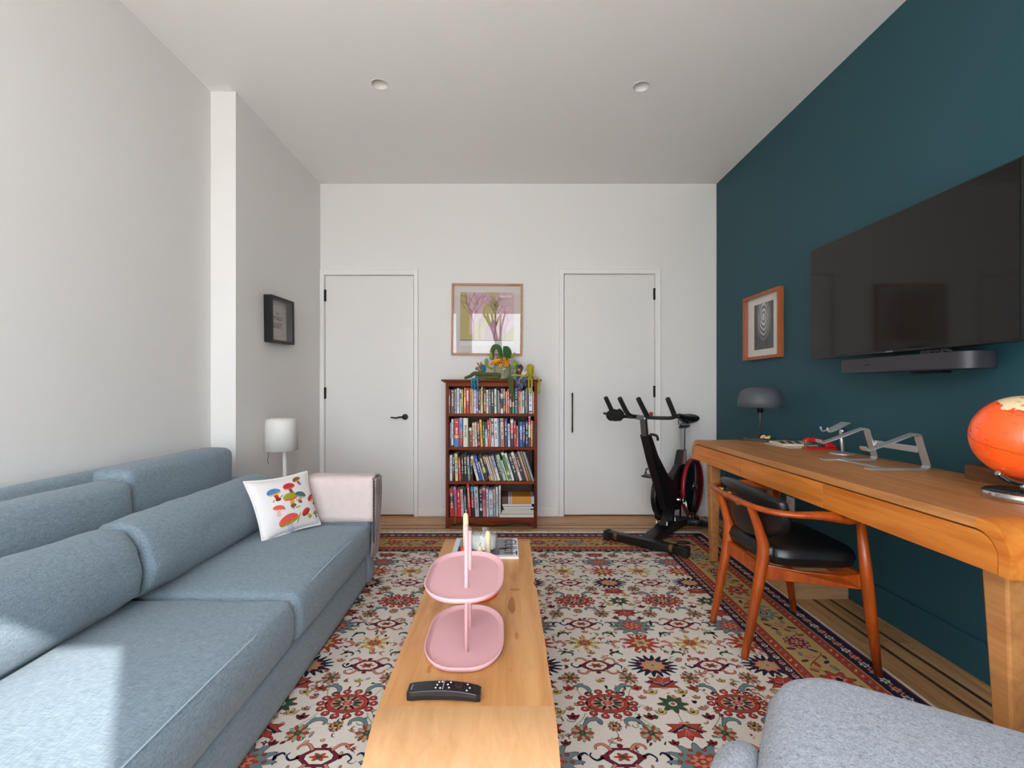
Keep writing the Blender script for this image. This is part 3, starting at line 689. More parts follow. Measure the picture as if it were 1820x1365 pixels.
for (y0, y1, x0, zt, sd) in ((.50, 1.868, -1.555, .765, 2), (1.872, 2.600, -1.585, .80, 8)):
    cy = (y0+y1)/2; hy = (y1-y0)/2
    o = MB().soft((x0, cy, (zt+.37)/2), (.085, hy, (zt-.37)/2), .038, 30, puff=(.02, .004, .006), wr=.004, ws=6, seed=sd).build('back_cushion', M_SOFA, sofa)
    seam([(x0+.072, y0+.04, zt-.022), (x0+.075, cy, zt-.016), (x0+.072, y1-.04, zt-.022)], o)
    seam([(x0+.072, y0+.04 if sd == 8 else y1-.012, zt-.03), (x0+.08, y0+.012 if sd == 8 else y1-.012, (zt+.4)/2), (x0+.076, y0+.012 if sd == 8 else y1-.012, .46)], o)
def flat_end(p, hy, rr, k):
    q = Vector(p); e_ = abs(q.y)-(hy-rr)
    if e_ > 0: q.y = math.copysign(hy-rr+e_*k, q.y)
    return q
for (y0, y1, sd) in ((.50, 1.612, 3), (1.604, 2.590, 11)):
    cy = (y0+y1)/2; hy = (y1-y0)/2
    o = MB().soft((-1.345, cy, .520), (.118, hy+.055, .135), .095, 30, puff=(.012, .0, .01), wr=.008, ws=7, rot=Matrix.Rotation(R(-14), 3, 'Y'), seed=sd, sag=lambda p, hy=hy: flat_end(p, hy+.055, .095, .42)).build('lumbar_cushion', M_SOFA, sofa)
MB().soft((-1.245, 2.675, .32), (.485, .062, .295), .03, 20, puff=(.0, .004, .004)).build('armrest', M_SOFA, sofa)
MB().soft((-1.245, .40, .32), (.485, .055, .295), .03, 20).build('armrest', M_SOFA, sofa)
# blush throw folded over the far arm
th = thing('throw_blanket', 'blush pink throw blanket folded over the far sofa arm', 'blanket', (-.93, 2.675, .615))
prof = [(2.604, .385), (2.602, .50), (2.604, .59), (2.616, .618), (2.645, .628), (2.70, .628), (2.735, .618), (2.746, .59), (2.748, .45), (2.748, .28)]
pr = smooth_path([(0, a, b) for a, b in prof], 3); mb = MB(); vs = []; fs = []; nx = 14
for i in range(nx+1):
    x_ = -1.105 + .37*i/nx
    for j, p in enumerate(pr):
        off = .003*noise.noise(Vector((x_*9, p.y*20, p.z*5))); e = 0
        if i == 0: e = .003*sin(j)
        vs.append((x_+e, p.y - (.004+off if j < len(pr)/2 else -(.004+off)), p.z+.003+off))
n_ = len(pr)
for i in range(nx):
    for j in range(n_-1): fs.append((i*n_+j, (i+1)*n_+j, (i+1)*n_+j+1, i*n_+j+1))
o = mb.add(vs, fs, 0, True).build('cloth', M_BLUSH, th); md = o.modifiers.new('t', 'SOLIDIFY'); md.thickness = .012; md.offset = 0
mb = MB(); vs = []; fs = []
for j in range(13):       # the folded end hangs over the front of the arm
    z_ = .625 - .43*j/12
    for i in range(9):
        y_ = 2.612 + .128*i/8; vs.append((-.752 + .012*sin(i*1.9+j*.3) + .018 - .012*(j/12), y_ - .006*(j/12), z_ - .01*abs(sin(i))))
for j in range(12):
    for i in range(8): fs.append((j*9+i, j*9+i+1, (j+1)*9+i+1, (j+1)*9+i))
o = mb.add(vs, fs, 0, True).build('folded_end', mat('#a89794', .95, bump=.3, bs=700), th, label='mauve underside of the throw'); md = o.modifiers.new('t', 'SOLIDIFY'); md.thickness = .006
mb = MB()
for i in range(60):
    z_ = .628 - .34*i/60; mb.tube([(-.738, 2.604, z_), (-.730+.004*sin(i*2.1), 2.600, z_-.012), (-.733, 2.606+.008*sin(i), z_-.03)], .0022, 5)
o = mb.build('fringe', mat('#4a4648', .95), th, label='dark grey fringe'); o['kind'] = 'stuff'

# embroidered mushroom pillow
BL, BR, TR, TL = [Vector(p) for p in ((-1.150, 2.225, .392), (-1.000, 2.535, .392), (-1.085, 2.560, .672), (-1.245, 2.235, .680))]
Nn = ((BR-BL).cross(TL-BL)).normalized()       # faces the camera side
def pil(u, v, side=1, off=0):                   # u, v in 0..1
    a, b = 2*u-1, 2*v-1
    # concave edges: pull the middle of each side inwards
    k = .045; u2 = .5 + (u-.5)*(1 - k*2*(1-b*b)); v2 = .5 + (v-.5)*(1 - k*2*(1-a*a))
    p = BL*(1-u2)*(1-v2) + BR*u2*(1-v2) + TR*u2*v2 + TL*(1-u2)*v2
    th_ = .052*(max(0, 1-a*a)**.42)*(max(0, 1-b*b)**.42)
    wv = .0022*noise.noise(Vector((u*9, v*9, 3)))
    return p + Nn*(side*th_ + wv + off)
pw = thing('mushroom_pillow', 'square white pillow embroidered with colourful mushrooms on the sofa', 'pillow', tuple((BL+BR)/2))
mb = MB(); n = 22
for side in (1, -1):
    vs = [pil(i/n, j/n, side) for j in range(n+1) for i in range(n+1)]
    fs = [((j*(n+1)+i), (j*(n+1)+i+1), ((j+1)*(n+1)+i+1), ((j+1)*(n+1)+i)) for j in range(n) for i in range(n)]
    mb.add(vs, fs if side > 0 else [f[::-1] for f in fs], 0, True)
mb.build('cover', mat('#e3dedc', .9, bump=.2, bs=800), pw)
edge = [pil(i/12, 0, 0) for i in range(12)] + [pil(1, i/12, 0) for i in range(12)] + [pil(1-i/12, 1, 0) for i in range(12)] + [pil(0, 1-i/12, 0) for i in range(13)]
MB().tube(edge, .0055, 8).build('piping', mat('#e6e2e0', .9), pw)
EC = ['#4a7fb8','#e0a21e','#c02a2c','#9a9a20','#7a5248','#e0554a','#3d6a5c','#5a6a20','#e3b8a6','#c9c6d8','#7d1820','#8aa6c0']
EM = [mat(c_, .85, bump=.4, bs=500, var=.12, vs=250) for c_ in EC]
em = MB()
def flush(nm):
    global em
    em.build(nm, EM, pw); em = MB()
def eb(cx, cy, rx, ry, col, rot=0, half=None, lay=0):
    # crop frame of the pillow: cx 0..1 left-right, cy 0..1 bottom-top
    n = 16; pts = []
    for i in range(n):
        t = 2*pi*i/n; x_, y_ = rx*cos(t), ry*sin(t)
        if half and y_ < 0: y_ *= half
        pts.append((cx+x_*cos(rot)-y_*sin(rot), cy+x_*sin(rot)+y_*cos(rot)))
    vs = [pil(cx, cy, 1, .0018+lay*.0007)] + [pil(a, b, 1, .0014+lay*.0007) for a, b in pts]
    em.add(vs, [(0, 1+i, 1+(i+1) % n) for i in range(n)], col)
def shroom(cx, cy, s, cap, under, stem, base, rot=0, tip=0):
    s = s*1.22
    def q(x_, y_): return cx+s*(x_*cos(rot)-y_*sin(rot)), cy+s*(x_*sin(rot)+y_*cos(rot))
    a, b = q(0, -.36); eb(a, b, .16*s, .34*s, stem, rot); a, b = q(0, -.62); eb(a, b, .22*s, .14*s, base, rot, lay=1)
    a, b = q(0, -.05); eb(a, b, .52*s, .16*s, under, rot, lay=1); a, b = q(0, .03); eb(a, b, .55*s, .34*s, cap, rot, half=.3, lay=2); flush('embroidered_mushroom')
shroom(.27, .74, .17, 0, 1, 2, 10, .2); shroom(.54, .80, .16, 2, 5, 4, 4, .1); shroom(.50, .60, .20, 3, 5, 1, 4, .05)
shroom(.69, .60, .16, 6, 11, 1, 4, -.35); shroom(.26, .45, .14, 5, 8, 8, 8, -.2); shroom(.39, .20, .26, 5, 3, 9, 9, .22); shroom(.72, .27, .15, 2, 10, 1, 3, .6)
shroom(.72, .90, .12, 4, 1, 2, 0, .3); shroom(.90, .50, .14, 2, 1, 8, 7, .5); shroom(.92, .22, .09, 3, 7, 0, 4, .1)
for cx, cy, rx, ry, c_, r_ in ((.56,.20,.012,.11,3,-.45),(.49,.42,.035,.010,7,.3),(.50,.40,.03,.008,7,1.4),(.34,.44,.014,.03,7,.3),(.22,.60,.03,.01,3,.9),(.36,.66,.035,.01,3,.6),(.58,.40,.05,.012,3,.2),(.62,.53,.05,.010,3,.1)):
    eb(cx, cy, rx, ry, c_, r_, lay=1); flush('embroidered_leaf')

# ------------------------------------------------------------------ white lamp in the corner
lp = thing('white_floor_lamp', 'white lamp with round drum shade behind the sofa arm', 'lamp', (-1.435, 3.06, 0))
MB().lathe([(0.0001,0),(.11,0),(.115,.006),(.11,.014),(.012,.022),(.010,.03)], (-1.435, 3.06, 0)).build('base', M_WHITE, lp)
MB().tube([(-1.435, 3.06, .015), (-1.440, 3.06, .74)], [.013, .011], 14).build('pole', M_WHITE, lp)
o = MB().lathe([(.0001,.928),(.07,.928),(.088,.922),(.094,.905),(.104,.722),(.101,.722),(.091,.90),(.07,.922),(.0001,.923)], (-1.462, 3.06, 0), 40).build('shade', mat('#d9d8d3', .6), lp)
MB().tube([(-1.515, 3.00, .73), (-1.513, 3.00, .70), (-1.52, 3.0, .66), (-1.512, 3.0, .64)], .0012, 6).ball((-1.51, 2.985, .735), .005, 8).build('pull_cord', M_BLACK, lp)

# ------------------------------------------------------------------ pictures
def frame_pic(name, label, o, ux, uz, nrm, w_, h_, fw, depth, mframe, back, rot=0):
    """o centre on the wall; ux right vector, uz up vector, nrm out of the wall"""
    t = thing(name, label, 'picture', tuple(o)); ux = Vector(ux); uz = Vector(uz); nrm = Vector(nrm)
    if rot:
        q = Matrix.Rotation(rot, 3, nrm); ux = q @ ux; uz = q @ uz
    def P(a, b, c_): return Vector(o) + ux*a + uz*b + nrm*c_
    mb = MB(); W2_, H2 = w_/2, h_/2
    oc = [(-W2_,-H2),(W2_,-H2),(W2_,H2),(-W2_,H2)]; ic = [(-W2_+fw,-H2+fw),(W2_-fw,-H2+fw),(W2_-fw,H2-fw),(-W2_+fw,H2-fw)]
    vs = [P(a,b,0) for a,b in oc]+[P(a,b,depth) for a,b in oc]+[P(a,b,depth) for a,b in ic]+[P(a,b,.004) for a,b in ic]
    fs = []
    for k in range(4):
        j = (k+1) % 4; fs += [(k,j,4+j,4+k),(4+k,4+j,8+j,8+k),(8+k,8+j,12+j,12+k)]
    mb.add(vs, fs).build('frame', mframe, t, bevel=.001)
    e_ = .003; MB().add([P(a,b,e_) for a,b in ic], [(0,1,2,3)]).build('mount', back, t)
    MB().add([P(a,b,depth-.004) for a,b in ic], [(0,1,2,3)]).build('glazing', M_GLASS, t)
    return t, P
# pink and olive poster
t, P = frame_pic('framed_poster', 'oak framed pink and olive poster above the bookcase', ((802+929-1800)/2*YB/F, YB-.001, 1.72), (1,0,0), (0,0,1), (0,-1,0), .618, .625, .017, .028, M_FRAMEOAK, mat('#c9c0be', .9), rot=R(-.6))
AC = ['#b0a265','#b08a94','#8e6470','#c9a7ae','#cfcac8','#a59a95','#8a7f52','#6a4a50']
am = MB(); LA = [0]
def ap(pts, c_, l=1): am.add([P(a, b, .0034+.0004*l) for a, b in pts], [tuple(range(len(pts)))], c_)
ap([(-.235,-.185),(.235,-.185),(.235,.24),(-.235,.24)], 0)
ap([(-.235,-.24),(.235,-.24),(.235,-.178),(-.235,-.178)], 4); 
for y_ in (-.18, -.238): ap([(-.235,y_),(.235,y_),(.235,y_+.003),(-.235,y_+.003)], 5, 2)
ap([(-.18,.24),(0,.24),(.05,.2),(.02,.15),(-.03,.12),(-.05,.02),(-.10,-.04),(-.13,-.12),(-.155,-.14),(-.15,.02),(-.17,.12)], 3, 2)
ap([(.10,.24),(.235,.24),(.235,-.05),(.17,-.12),(.11,-.02),(.07,.06),(.11,.13),(.07,.18)], 3, 2)
ap([(-.02,-.178),(.12,-.178),(.16,-.09),(.06,.0),(-.01,-.07)], 1, 2)
ap([(.11,.195),(.215,.195),(.215,.213),(.11,.213)], 4, 4)
rr = random.Random(5)
def br(x_, y_, a, L_, w_, d):
    x2, y2 = x_+L_*sin(a), y_+L_*cos(a); x2 = max(-.23, min(.23, x2)); y2 = min(.235, y2)
    nx_, ny_ = cos(a)*w_/2, -sin(a)*w_/2
    ap([(x_-nx_, y_-ny_), (x_+nx_, y_+ny_), (x2+nx_*.6, y2+ny_*.6), (x2-nx_*.6, y2-ny_*.6)], 2, 3)
    if d:
        for k in range(3 if d > 2 else 2): br(x2, y2, a+rr.uniform(-.65, .65), L_*rr.uniform(.6, .85), w_*.62, d-1)
br(-.12, -.178, .02, .13, .012, 5); br(-.06, -.178, -.1, .09, .007, 4); br(.06, -.178, .15, .13, .011, 5); br(.15, -.178, .1, .10, .007, 4)
ap([(-.228,.205),(-.218,.205),(-.218,.215),(-.228,.215)], 7, 4)
am.build('print', [mat(c_, .85) for c_ in AC], t)
# black shadow-box on the alcove wall
t, P = frame_pic('small_black_frame', 'small black box frame on the grey alcove wall', (XL2+.0005, 3.335, 1.598), (0,1,0), (0,0,1), (1,0,0), .335, .318, .018, .055, M_BLACK, mat('#bfb5b0', .9), rot=R(1.5))
mb = MB(); c_ = P(0,0,0)
def LM(b, s_=1): 
    o_ = P(.012, b, .0045); return frameM(o_, P(1,0,0)-P(0,0,0), P(0,0,1)-P(0,0,0))
text_mesh('THE', .030, LM(.052), mb); text_mesh('WORLD', .042, LM(.018), mb, bold=.0008); text_mesh('BABY', .058, LM(-.034), mb, bold=.001)
mb.build('lettering', mat('#6f6866', .8), t, label='grey lettering on the print')
# teak frame with a grey photograph
t, P = frame_pic('teak_framed_photograph', 'teak framed black and white photograph on the teal wall', (XR-.0005, 3.365, 1.566), (0,-1,0), (0,0,1), (-1,0,0), .478, .472, .022, .034, M_FRAMETEAK, mat('#d3cfc9', .9))
m = bpy.data.materials.new('swirl_photo'); m.use_nodes = True; n = m.node_tree.nodes; l = m.node_tree.links; b = n['Principled BSDF']; b.inputs['Roughness'].default_value = .5
tx = n.new('ShaderNodeTexCoord'); mp = n.new('ShaderNodeMapping'); mp.inputs['Scale'].default_value = (1, 10.0, 5.5); mp.inputs['Location'].default_value = (0, .0, -.35)
l.new(tx.outputs['Object'], mp.inputs[0])
wv = n.new('ShaderNodeTexWave'); wv.wave_type = 'RINGS'; wv.rings_direction = 'X'; wv.inputs['Scale'].default_value = 1.6; wv.inputs['Distortion'].default_value = 2.6; wv.inputs['Detail'].default_value = 3; wv.inputs['Detail Scale'].default_value = 1.6
l.new(mp.outputs[0], wv.inputs[0]); gr = n.new('ShaderNodeTexGradient'); gr.gradient_type = 'SPHERICAL'; l.new(mp.outputs[0], gr.inputs[0])
ml = n.new('ShaderNodeMath'); ml.operation = 'MULTIPLY'; l.new(wv.outputs[1], ml.inputs[0]); l.new(gr.outputs[1], ml.inputs[1])
rp = n.new('ShaderNodeValToRGB'); rp.color_ramp.elements[0].color = lin('#2c2c2e'); rp.color_ramp.elements[1].color = lin('#cfcdc8'); rp.color_ramp.elements[1].position = .6
l.new(ml.outputs[0], rp.inputs[0]); l.new(rp.outputs[0], b.inputs['Base Color'])
MB().add([P(a, b_, .0042) for a, b_ in ((-.125,-.165),(.125,-.165),(.125,.165),(-.125,.165))], [(0,1,2,3)]).build('photograph', m, t)

# ------------------------------------------------------------------ television and soundbar
tv = thing('television', 'large black flat television mounted on the teal wall', 'television', (1.74, 2.07, 1.283))
MB().box((1.682, 1.535, 1.281), (1.715, 2.612, 1.884)).box((1.715, 1.75, 1.34), (1.75, 2.40, 1.75)).build('housing', mat('#0b0b0c', .35), tv, bevel=.002)
MB().box((1.680, 1.543, 1.291), (1.683, 2.604, 1.877)).build('screen', mat('#0b0b0c', .07, spec=.38), tv)
mb = MB(); text_mesh('SAMSUNG', .009, frameM((1.6805, 2.07, 1.2855), (0,-1,0), (-1,0,0)), mb); mb.build('logo', mat('#8a8a8c', .4), tv)
MB().box((1.75, 1.95, 1.45), (XR-.0005, 2.2, 1.65)).build('wall_bracket', M_BLACK, tv)
sb = thing('soundbar', 'slim dark grey soundbar on the wall under the television', 'speaker', (1.75, 2.0, 1.197))
a = []; x0, x1, y0, y1, r_ = 1.66, 1.80, 1.70, 2.34, .052
for cx, cy, s0 in ((x1-.03, y0+r_*0+.0, 0),): pass
for cx, cy, s0, rr_ in ((x0+r_, y1-.012, 90, .012), (x0+r_, y0+r_, 180, r_), (x1-r_, y0+r_, 270, r_), (x1-.012, y1-.012, 0, .012)):
    cx = x0+rr_ if s0 in (90, 180) else x1-rr_
    for k in range(9): t_ = R(s0+90*k/8); a.append((cx+rr_*cos(t_), cy+rr_*sin(t_)))
MB().prism(a, 1.199, 1.262, 'Z', smooth=True).build('body', mat('#2d2c33', .5), sb)
mb = MB(); text_mesh('SONOS', .012, frameM((x0-.0005, 2.17, 1.232), (0,-1,0), (-1,0,0)), mb); mb.build('logo', mat('#0b0b0d', .5), sb)
MB().box((1.80, 1.95, 1.19), (XR, 2.1, 1.24)).build('wall_bracket', M_BLACK, sb)
mb = MB()
for k in range(4): stube(mb, [(1.73, 1.96-.03*k, 1.262), (1.72, 1.95-.03*k, 1.276+.004*(k % 2)), (1.735, 1.925-.03*k, 1.27)], .006, 6)
mb.build('coiled_cable', mat('#4a464f', .6), sb)

# ------------------------------------------------------------------ desk
DZ, DX0, DX1, DY0, DY1 = .785, 1.245, 1.825, 1.165, 3.165
dk = thing('writing_desk', 'long oak writing desk with rounded ends along the teal wall', 'desk', (1.53, 2.16, 0))
def rend(y0, y1, zt, zb, r, n=8):
    o_ = [(y0, zb)] + [(y0+r-r*cos(pi/2*k/n), zt-r+r*sin(pi/2*k/n)) for k in range(n+1)] + [(y1-r+r*sin(pi/2*k/n), zt-r+r*cos(pi/2*k/n)) for k in range(n+1)] + [(y1, zb)]
    return o_
out = rend(DY0, DY1, DZ, .652, .085); inn = rend(DY0+.028, DY1-.028, DZ-.028, .652, .062)
# the wrap-over top: flat piece plus two bent end pieces
def slabpart(sel_o, sel_i, name, m_):
    poly = sel_o + sel_i[::-1]; return MB().prism(poly, DX0, DX1, 'X', smooth=True).build(name, m_, dk)
slabpart([out[9], out[10]], [inn[9], inn[10]], 'top_panel', M_DESK)
slabpart(out[:10], inn[:10], 'bent_end', M_DESKF); slabpart(out[10:], inn[10:], 'bent_end', M_DESKF)
g = .003; ys = [DY0+.028, 1.857, 2.51, DY1-.028]
for k in range(3):
    p = rend(DY0+.031, DY1-.031, DZ-.034, .654, .058); a, b = ys[k]+.0015, ys[k+1]-.0015
    if k == 0: q = [(y, z) for y, z in p if y < 1.3] + [(b, DZ-.034), (b, .654)]
    elif k == 2: q = [(a, .654), (a, DZ-.034)] + [(y, z) for y, z in p if y > 3.0]
    else: q = [(a, .654), (a, DZ-.034), (b, DZ-.034), (b, .654)]
    MB().prism(q[::-1], DX0+.001, DX0+.02, 'X', smooth=True).build('drawer_front', M_DESKF, dk)
MB().box((DX0+.021, DY0+.05, .66), (DX1-.01, DY1-.05, DZ-.029)).build('carcass', mat('#3a2616', .7), dk)
for sy, yy in ((1, DY0+.10), (-1, DY1-.115)):
    for sx_, xx in ((1, DX0+.095), (-1, DX1-.095)):
        z0 = RZ if xx < 1.5 else 0; mb = MB(); tx_, bx_ = .034, .021; dx = -.0 * sx_; dy = -.02*sy if yy < 2 else 0
        vs = [];
        for (h_, z_, ox, oy) in ((tx_, .654, 0, 0), (bx_, z0, dx, dy)):
            for a, b in ((-1,-1),(1,-1),(1,1),(-1,1)): vs.append((xx+ox+a*h_, yy+oy+b*h_, z_))
        mb.add(vs, [(0,1,2,3),(7,6,5,4),(0,4,5,1),(1,5,6,2),(2,6,7,3),(3,7,4,0)]).build('leg', M_DESK, dk, bevel=.006)

# desk lamp
lx, ly = 1.652, 3.07
dl = thing('mushroom_desk_lamp', 'dark grey mushroom desk lamp at the far end of the desk', 'lamp', (lx, ly, DZ))
mg = mat('#3c4048', .5); mi_ = mat('#4c5058', .6)
MB().lathe([(.0001,0),(.095,0),(.098,.004),(.096,.012),(.09,.016),(.0001,.017)], (lx,ly,DZ), 40).build('base', mg, dl)
MB().cyl((lx,ly,DZ+.015),(lx,ly,1.05),.0075).build('stem', mg, dl)
MB().cyl((lx,ly,.965),(lx,ly,1.01),.018).ball((lx,ly,1.02),.024,12).build('socket', M_BLACK, dl)
MB().lathe([(.0001,1.128),(.06,1.127),(.092,1.118),(.117,1.098),(.128,1.07),(.132,1.035),(.132,1.0),(.129,1.0),(.129,1.035),(.125,1.068),(.114,1.094),(.09,1.113),(.06,1.122),(.0001,1.123)], (lx,ly,0), 48).build('shade', mi_, dl)
# small gilt nugget on the lamp base, tag on the desk
mb = MB(); 
for k in range(5): mb.ball((lx-.025+.012*k, ly-.068+.004*sin(k*2), DZ+.0245+.005*sin(k*1.7)), .012+.003*(k % 2), 10, sc=(1, .8, .72))
tag(mb.build('brass_trinket', mat('#d6b67a', .45)), 'small brass trinket lying on the desk lamp base', 'ornament')
mb = MB().box((1.515, 3.03, DZ), (1.575, 3.075, DZ+.0022)); tag(mb.build('leather_card', mat('#6a4030', .6), bevel=.0008), 'small flat brown card left of the desk lamp', 'card')
# papers and notebooks
tag(MB().box((1.585, 2.67, DZ), (1.79, 2.885, DZ+.004), rot=Matrix.Rotation(R(6), 3, 'Z')).build('paper_sheets', mat('#b9bcc4', .7)), 'grey folder lying under the cream notebook on the desk', 'folder')
t = thing('cream_notebook', 'cream notebook with dark lines beside the red stapler', 'notebook', (1.69, 2.79, DZ+.0047))
rz = Matrix.Rotation(R(-4), 3, 'Z'); MB().box((1.60, 2.705, DZ+.0047), (1.79, 2.875, DZ+.0167), rot=rz).build('pages', mat('#d8c49c', .8), t, bevel=.001)
MB().box((1.60, 2.705, DZ+.0168), (1.79, 2.875, DZ+.018), rot=rz).build('cover', mat('#cdc9c0', .7), t)
mb = MB(); 
for k in range(3): mb.box((1.62+.045*k, 2.72, DZ+.018), (1.645+.045*k, 2.86, DZ+.0186), rot=Matrix.Rotation(R(-22), 3, 'Z'))
mb.build('cover_stripes', mat('#2c2c30', .6), t)
# stapler
st = thing('red_stapler', 'glossy red stapler on the desk beside the notebook', 'stapler', (1.745, 2.63, DZ), R(-8))
MB().soft((0,0,.005),(.083,.021,.005),.004,8).build('base', M_RED, st, world=False)
a = [(-.080,.030),(-.078,.045),(-.06,.054),(-.02,.052),(.02,.044),(.05,.034),(.078,.020),(.082,.010),(.03,.010),(.028,.028),(-.02,.033),(-.06,.036)]
MB().prism([(x_, z_*1.18) for x_, z_ in a], -.018, .018, 'Y').build('handle', M_RED, st, world=False, bevel=.004)
MB().box((-.074,-.011,.023),(.03,.011,.030)).box((-.074,-.009,.012),(-.066,.009,.03)).build('magazine', M_STEEL, st, world=False, bevel=.001)
MB().box((-.075,-.012,.010),(-.045,.012,.0125)).build('anvil', M_STEEL, st, world=False)
# phone stand
ph = thing('phone_stand', 'silver phone stand with round base behind the laptop stand', 'phone stand', (1.728, 2.43, DZ))
MB().lathe([(.0001,0),(.055,0),(.056,.003),(.054,.006),(.0001,.008)], (1.728,2.43,DZ), 40).build('base', M_ALU, ph)
MB().tube([(1.735,2.43,DZ+.006),(1.722,2.43,.90)], .0075, 14).build('pole', M_ALU, ph)
MB().cyl((1.715,2.42,.905),(1.742,2.42,.905),.009).cyl((1.742,2.42,.89),(1.75,2.42,.89),.008).build('hinge_knob', M_CHROME, ph)
p0 = Vector((1.64,2.43,.905)); p1 = Vector((1.752,2.43,.948))
def plate(mb, a, b, w_, t_=.004, m=None):
    a = Vector(a); b = Vector(b); d = (b-a).normalized(); s_ = Vector((0,1,0)); nn = d.cross(s_).normalized()*t_/2
    vs = [a-s_*w_/2-nn, a+s_*w_/2-nn, b+s_*w_/2-nn, b-s_*w_/2-nn, a-s_*w_/2+nn, a+s_*w_/2+nn, b+s_*w_/2+nn, b-s_*w_/2+nn]
    return mb.add(vs, [(3,2,1,0),(4,5,6,7),(0,1,5,4),(1,2,6,5),(2,3,7,6),(3,0,4,7)], m)
mb = MB(); plate(mb, (1.665,2.43,.905), p1, .066)
for s_ in (-1, 1): 
    stube(mb, [(1.685,2.43+s_*.024,.912),(1.655,2.43+s_*.026,.902),(1.642,2.43+s_*.026,.905),(1.638,2.43+s_*.026,.917)], .004, 8)
    mb.ball((1.637,2.43+s_*.026,.919), .006, 8)
mb.build('cradle', M_ALU, ph, bevel=.001)
# laptop stand: two bent arms, a back bar and a foot bar
ls = thing('laptop_stand', 'silver aluminium laptop stand with two bent arms on the desk', 'laptop stand', (1.63, 2.12, DZ))
def strap(mb, pts, w_, t_):
    P_ = [Vector(p) for p in smooth_path(pts, 5)] if len(pts) > 2 else [Vector(p) for p in pts]; vs = []; fs = []
    for i, p in enumerate(P_):
        d = (P_[min(i+1, len(P_)-1)]-P_[max(i-1, 0)]).normalized(); nn = d.cross(Vector((0,1,0))).normalized()*t_/2; s_ = Vector((0,w_/2,0))
        vs += [p-s_-nn, p+s_-nn, p+s_+nn, p-s_+nn]
    for i in range(len(P_)-1):
        for k in range(4): j = (k+1) % 4; fs.append((4*i+k, 4*i+j, 4*i+4+j, 4*i+4+k))
    e_ = 4*(len(P_)-1); fs += [(3,2,1,0), (e_, e_+1, e_+2, e_+3)]
    return mb.add(vs, fs)
for yy, xo in ((2.24, 0.0), (1.975, 0.012)):
    X = lambda v: v+xo-.006
    strap(MB(), [(X(1.488),yy,.882),(X(1.490),yy,.872),(X(1.497),yy,.866),(X(1.512),yy,.868),(X(1.60),yy,.898),(X(1.685),yy,.930),(X(1.705),yy,.934),(X(1.718),yy,.925),(X(1.725),yy,.90),(X(1.752),yy,.81),(X(1.753),yy,.798),(X(1.745),yy,.789),(X(1.73),yy,.7875),(X(1.62),yy,.7875),(X(1.505),yy,.7875)], .036, .005).build('arm', M_ALU, ls, bevel=.0012)
MB().box((1.733, 1.99, .853), (1.737, 2.225, .88), rot=Matrix.Rotation(R(0), 3, 'Z')).build('cross_bar', M_ALU, ls, bevel=.001)
mb = MB(); mb.add([(1.57,2.225,DZ),(1.595,2.225,DZ),(1.60,1.99,DZ),(1.575,1.99,DZ),(1.57,2.225,DZ+.005),(1.595,2.225,DZ+.005),(1.60,1.99,DZ+.005),(1.575,1.99,DZ+.005)], [(0,1,2,3),(7,6,5,4),(0,4,5,1),(1,5,6,2),(2,6,7,3),(3,7,4,0)]); mb.build('foot_bar', M_ALU, ls, bevel=.001)
# walnut block
tag(MB().box((1.725, 1.40, DZ), (1.805, 1.775, .84)).build('walnut_block', M_WALNUT, bevel=.002), 'low walnut wooden block against the wall behind the globe', 'block')
# globe
gx, gy, gz, gr_ = 1.585, 1.44, .977, .127
gl = thing('orange_globe', 'orange world globe on a chrome foot at the desk end', 'globe', (gx, gy, DZ))
m = bpy.data.materials.new('globe_map'); m.use_nodes = True; n = m.node_tree.nodes; l = m.node_tree.links; b = n['Principled BSDF']
b.inputs['Roughness'].default_value = .22; b.inputs['Coat Weight'].default_value = .5
tx = n.new('ShaderNodeTexCoord')
a1 = n.new('ShaderNodeTexNoise'); a1.inputs['Scale'].default_value = 9; a1.inputs['Detail'].default_value = 8; l.new(tx.outputs['Object'], a1.inputs['Vector'])
sz = n.new('ShaderNodeSeparateXYZ'); l.new(tx.outputs['Object'], sz.inputs[0])
rm = n.new('ShaderNodeMapRange'); rm.inputs[1].default_value = .06; rm.inputs[2].default_value = .125; rm.inputs[3].default_value = 0; rm.inputs[4].default_value = .27; l.new(sz.outputs[2], rm.inputs[0])
ad = n.new('ShaderNodeMath'); ad.operation = 'ADD'; l.new(a1.outputs[0], ad.inputs[0]); l.new(rm.outputs[0], ad.inputs[1])
rp = n.new('ShaderNodeValToRGB'); rp.color_ramp.interpolation = 'CONSTANT'; rp.color_ramp.elements[0].color = lin('#f0561a'); rp.color_ramp.elements[1].position = .665; rp.color_ramp.elements[1].color = lin('#dfc49a')
e = rp.color_ramp.elements.new(.64); e.color = lin('#e03c14'); l.new(ad.outputs[0], rp.inputs[0])
mp = n.new('ShaderNodeMapping'); mp.inputs['Scale'].default_value = (35, 35, 190); l.new(tx.outputs['Object'], mp.inputs[0])
a2 = n.new('ShaderNodeTexNoise'); a2.inputs['Scale'].default_value = 1; a2.inputs['Detail'].default_value = 2; l.new(mp.outputs[0], a2.inputs['Vector'])
r2 = n.new('ShaderNodeValToRGB'); r2.color_ramp.elements[0].position = .30; r2.color_ramp.elements[0].color = (.6,.6,.6,1); r2.color_ramp.elements[1].position = .40; r2.color_ramp.elements[1].color = (0,0,0,1); l.new(a2.outputs[0], r2.inputs[0])
mx = n.new('ShaderNodeMix'); mx.data_type = 'RGBA'; l.new(r2.outputs[0], mx.inputs[0]); l.new(rp.outputs[0], mx.inputs[6]); mx.inputs[7].default_value = lin('#a02c08')
l.new(mx.outputs[2], b.inputs['Base Color']); l.new(mx.outputs[2], b.inputs['Emission Color']); b.inputs['Emission Strength'].default_value = .22
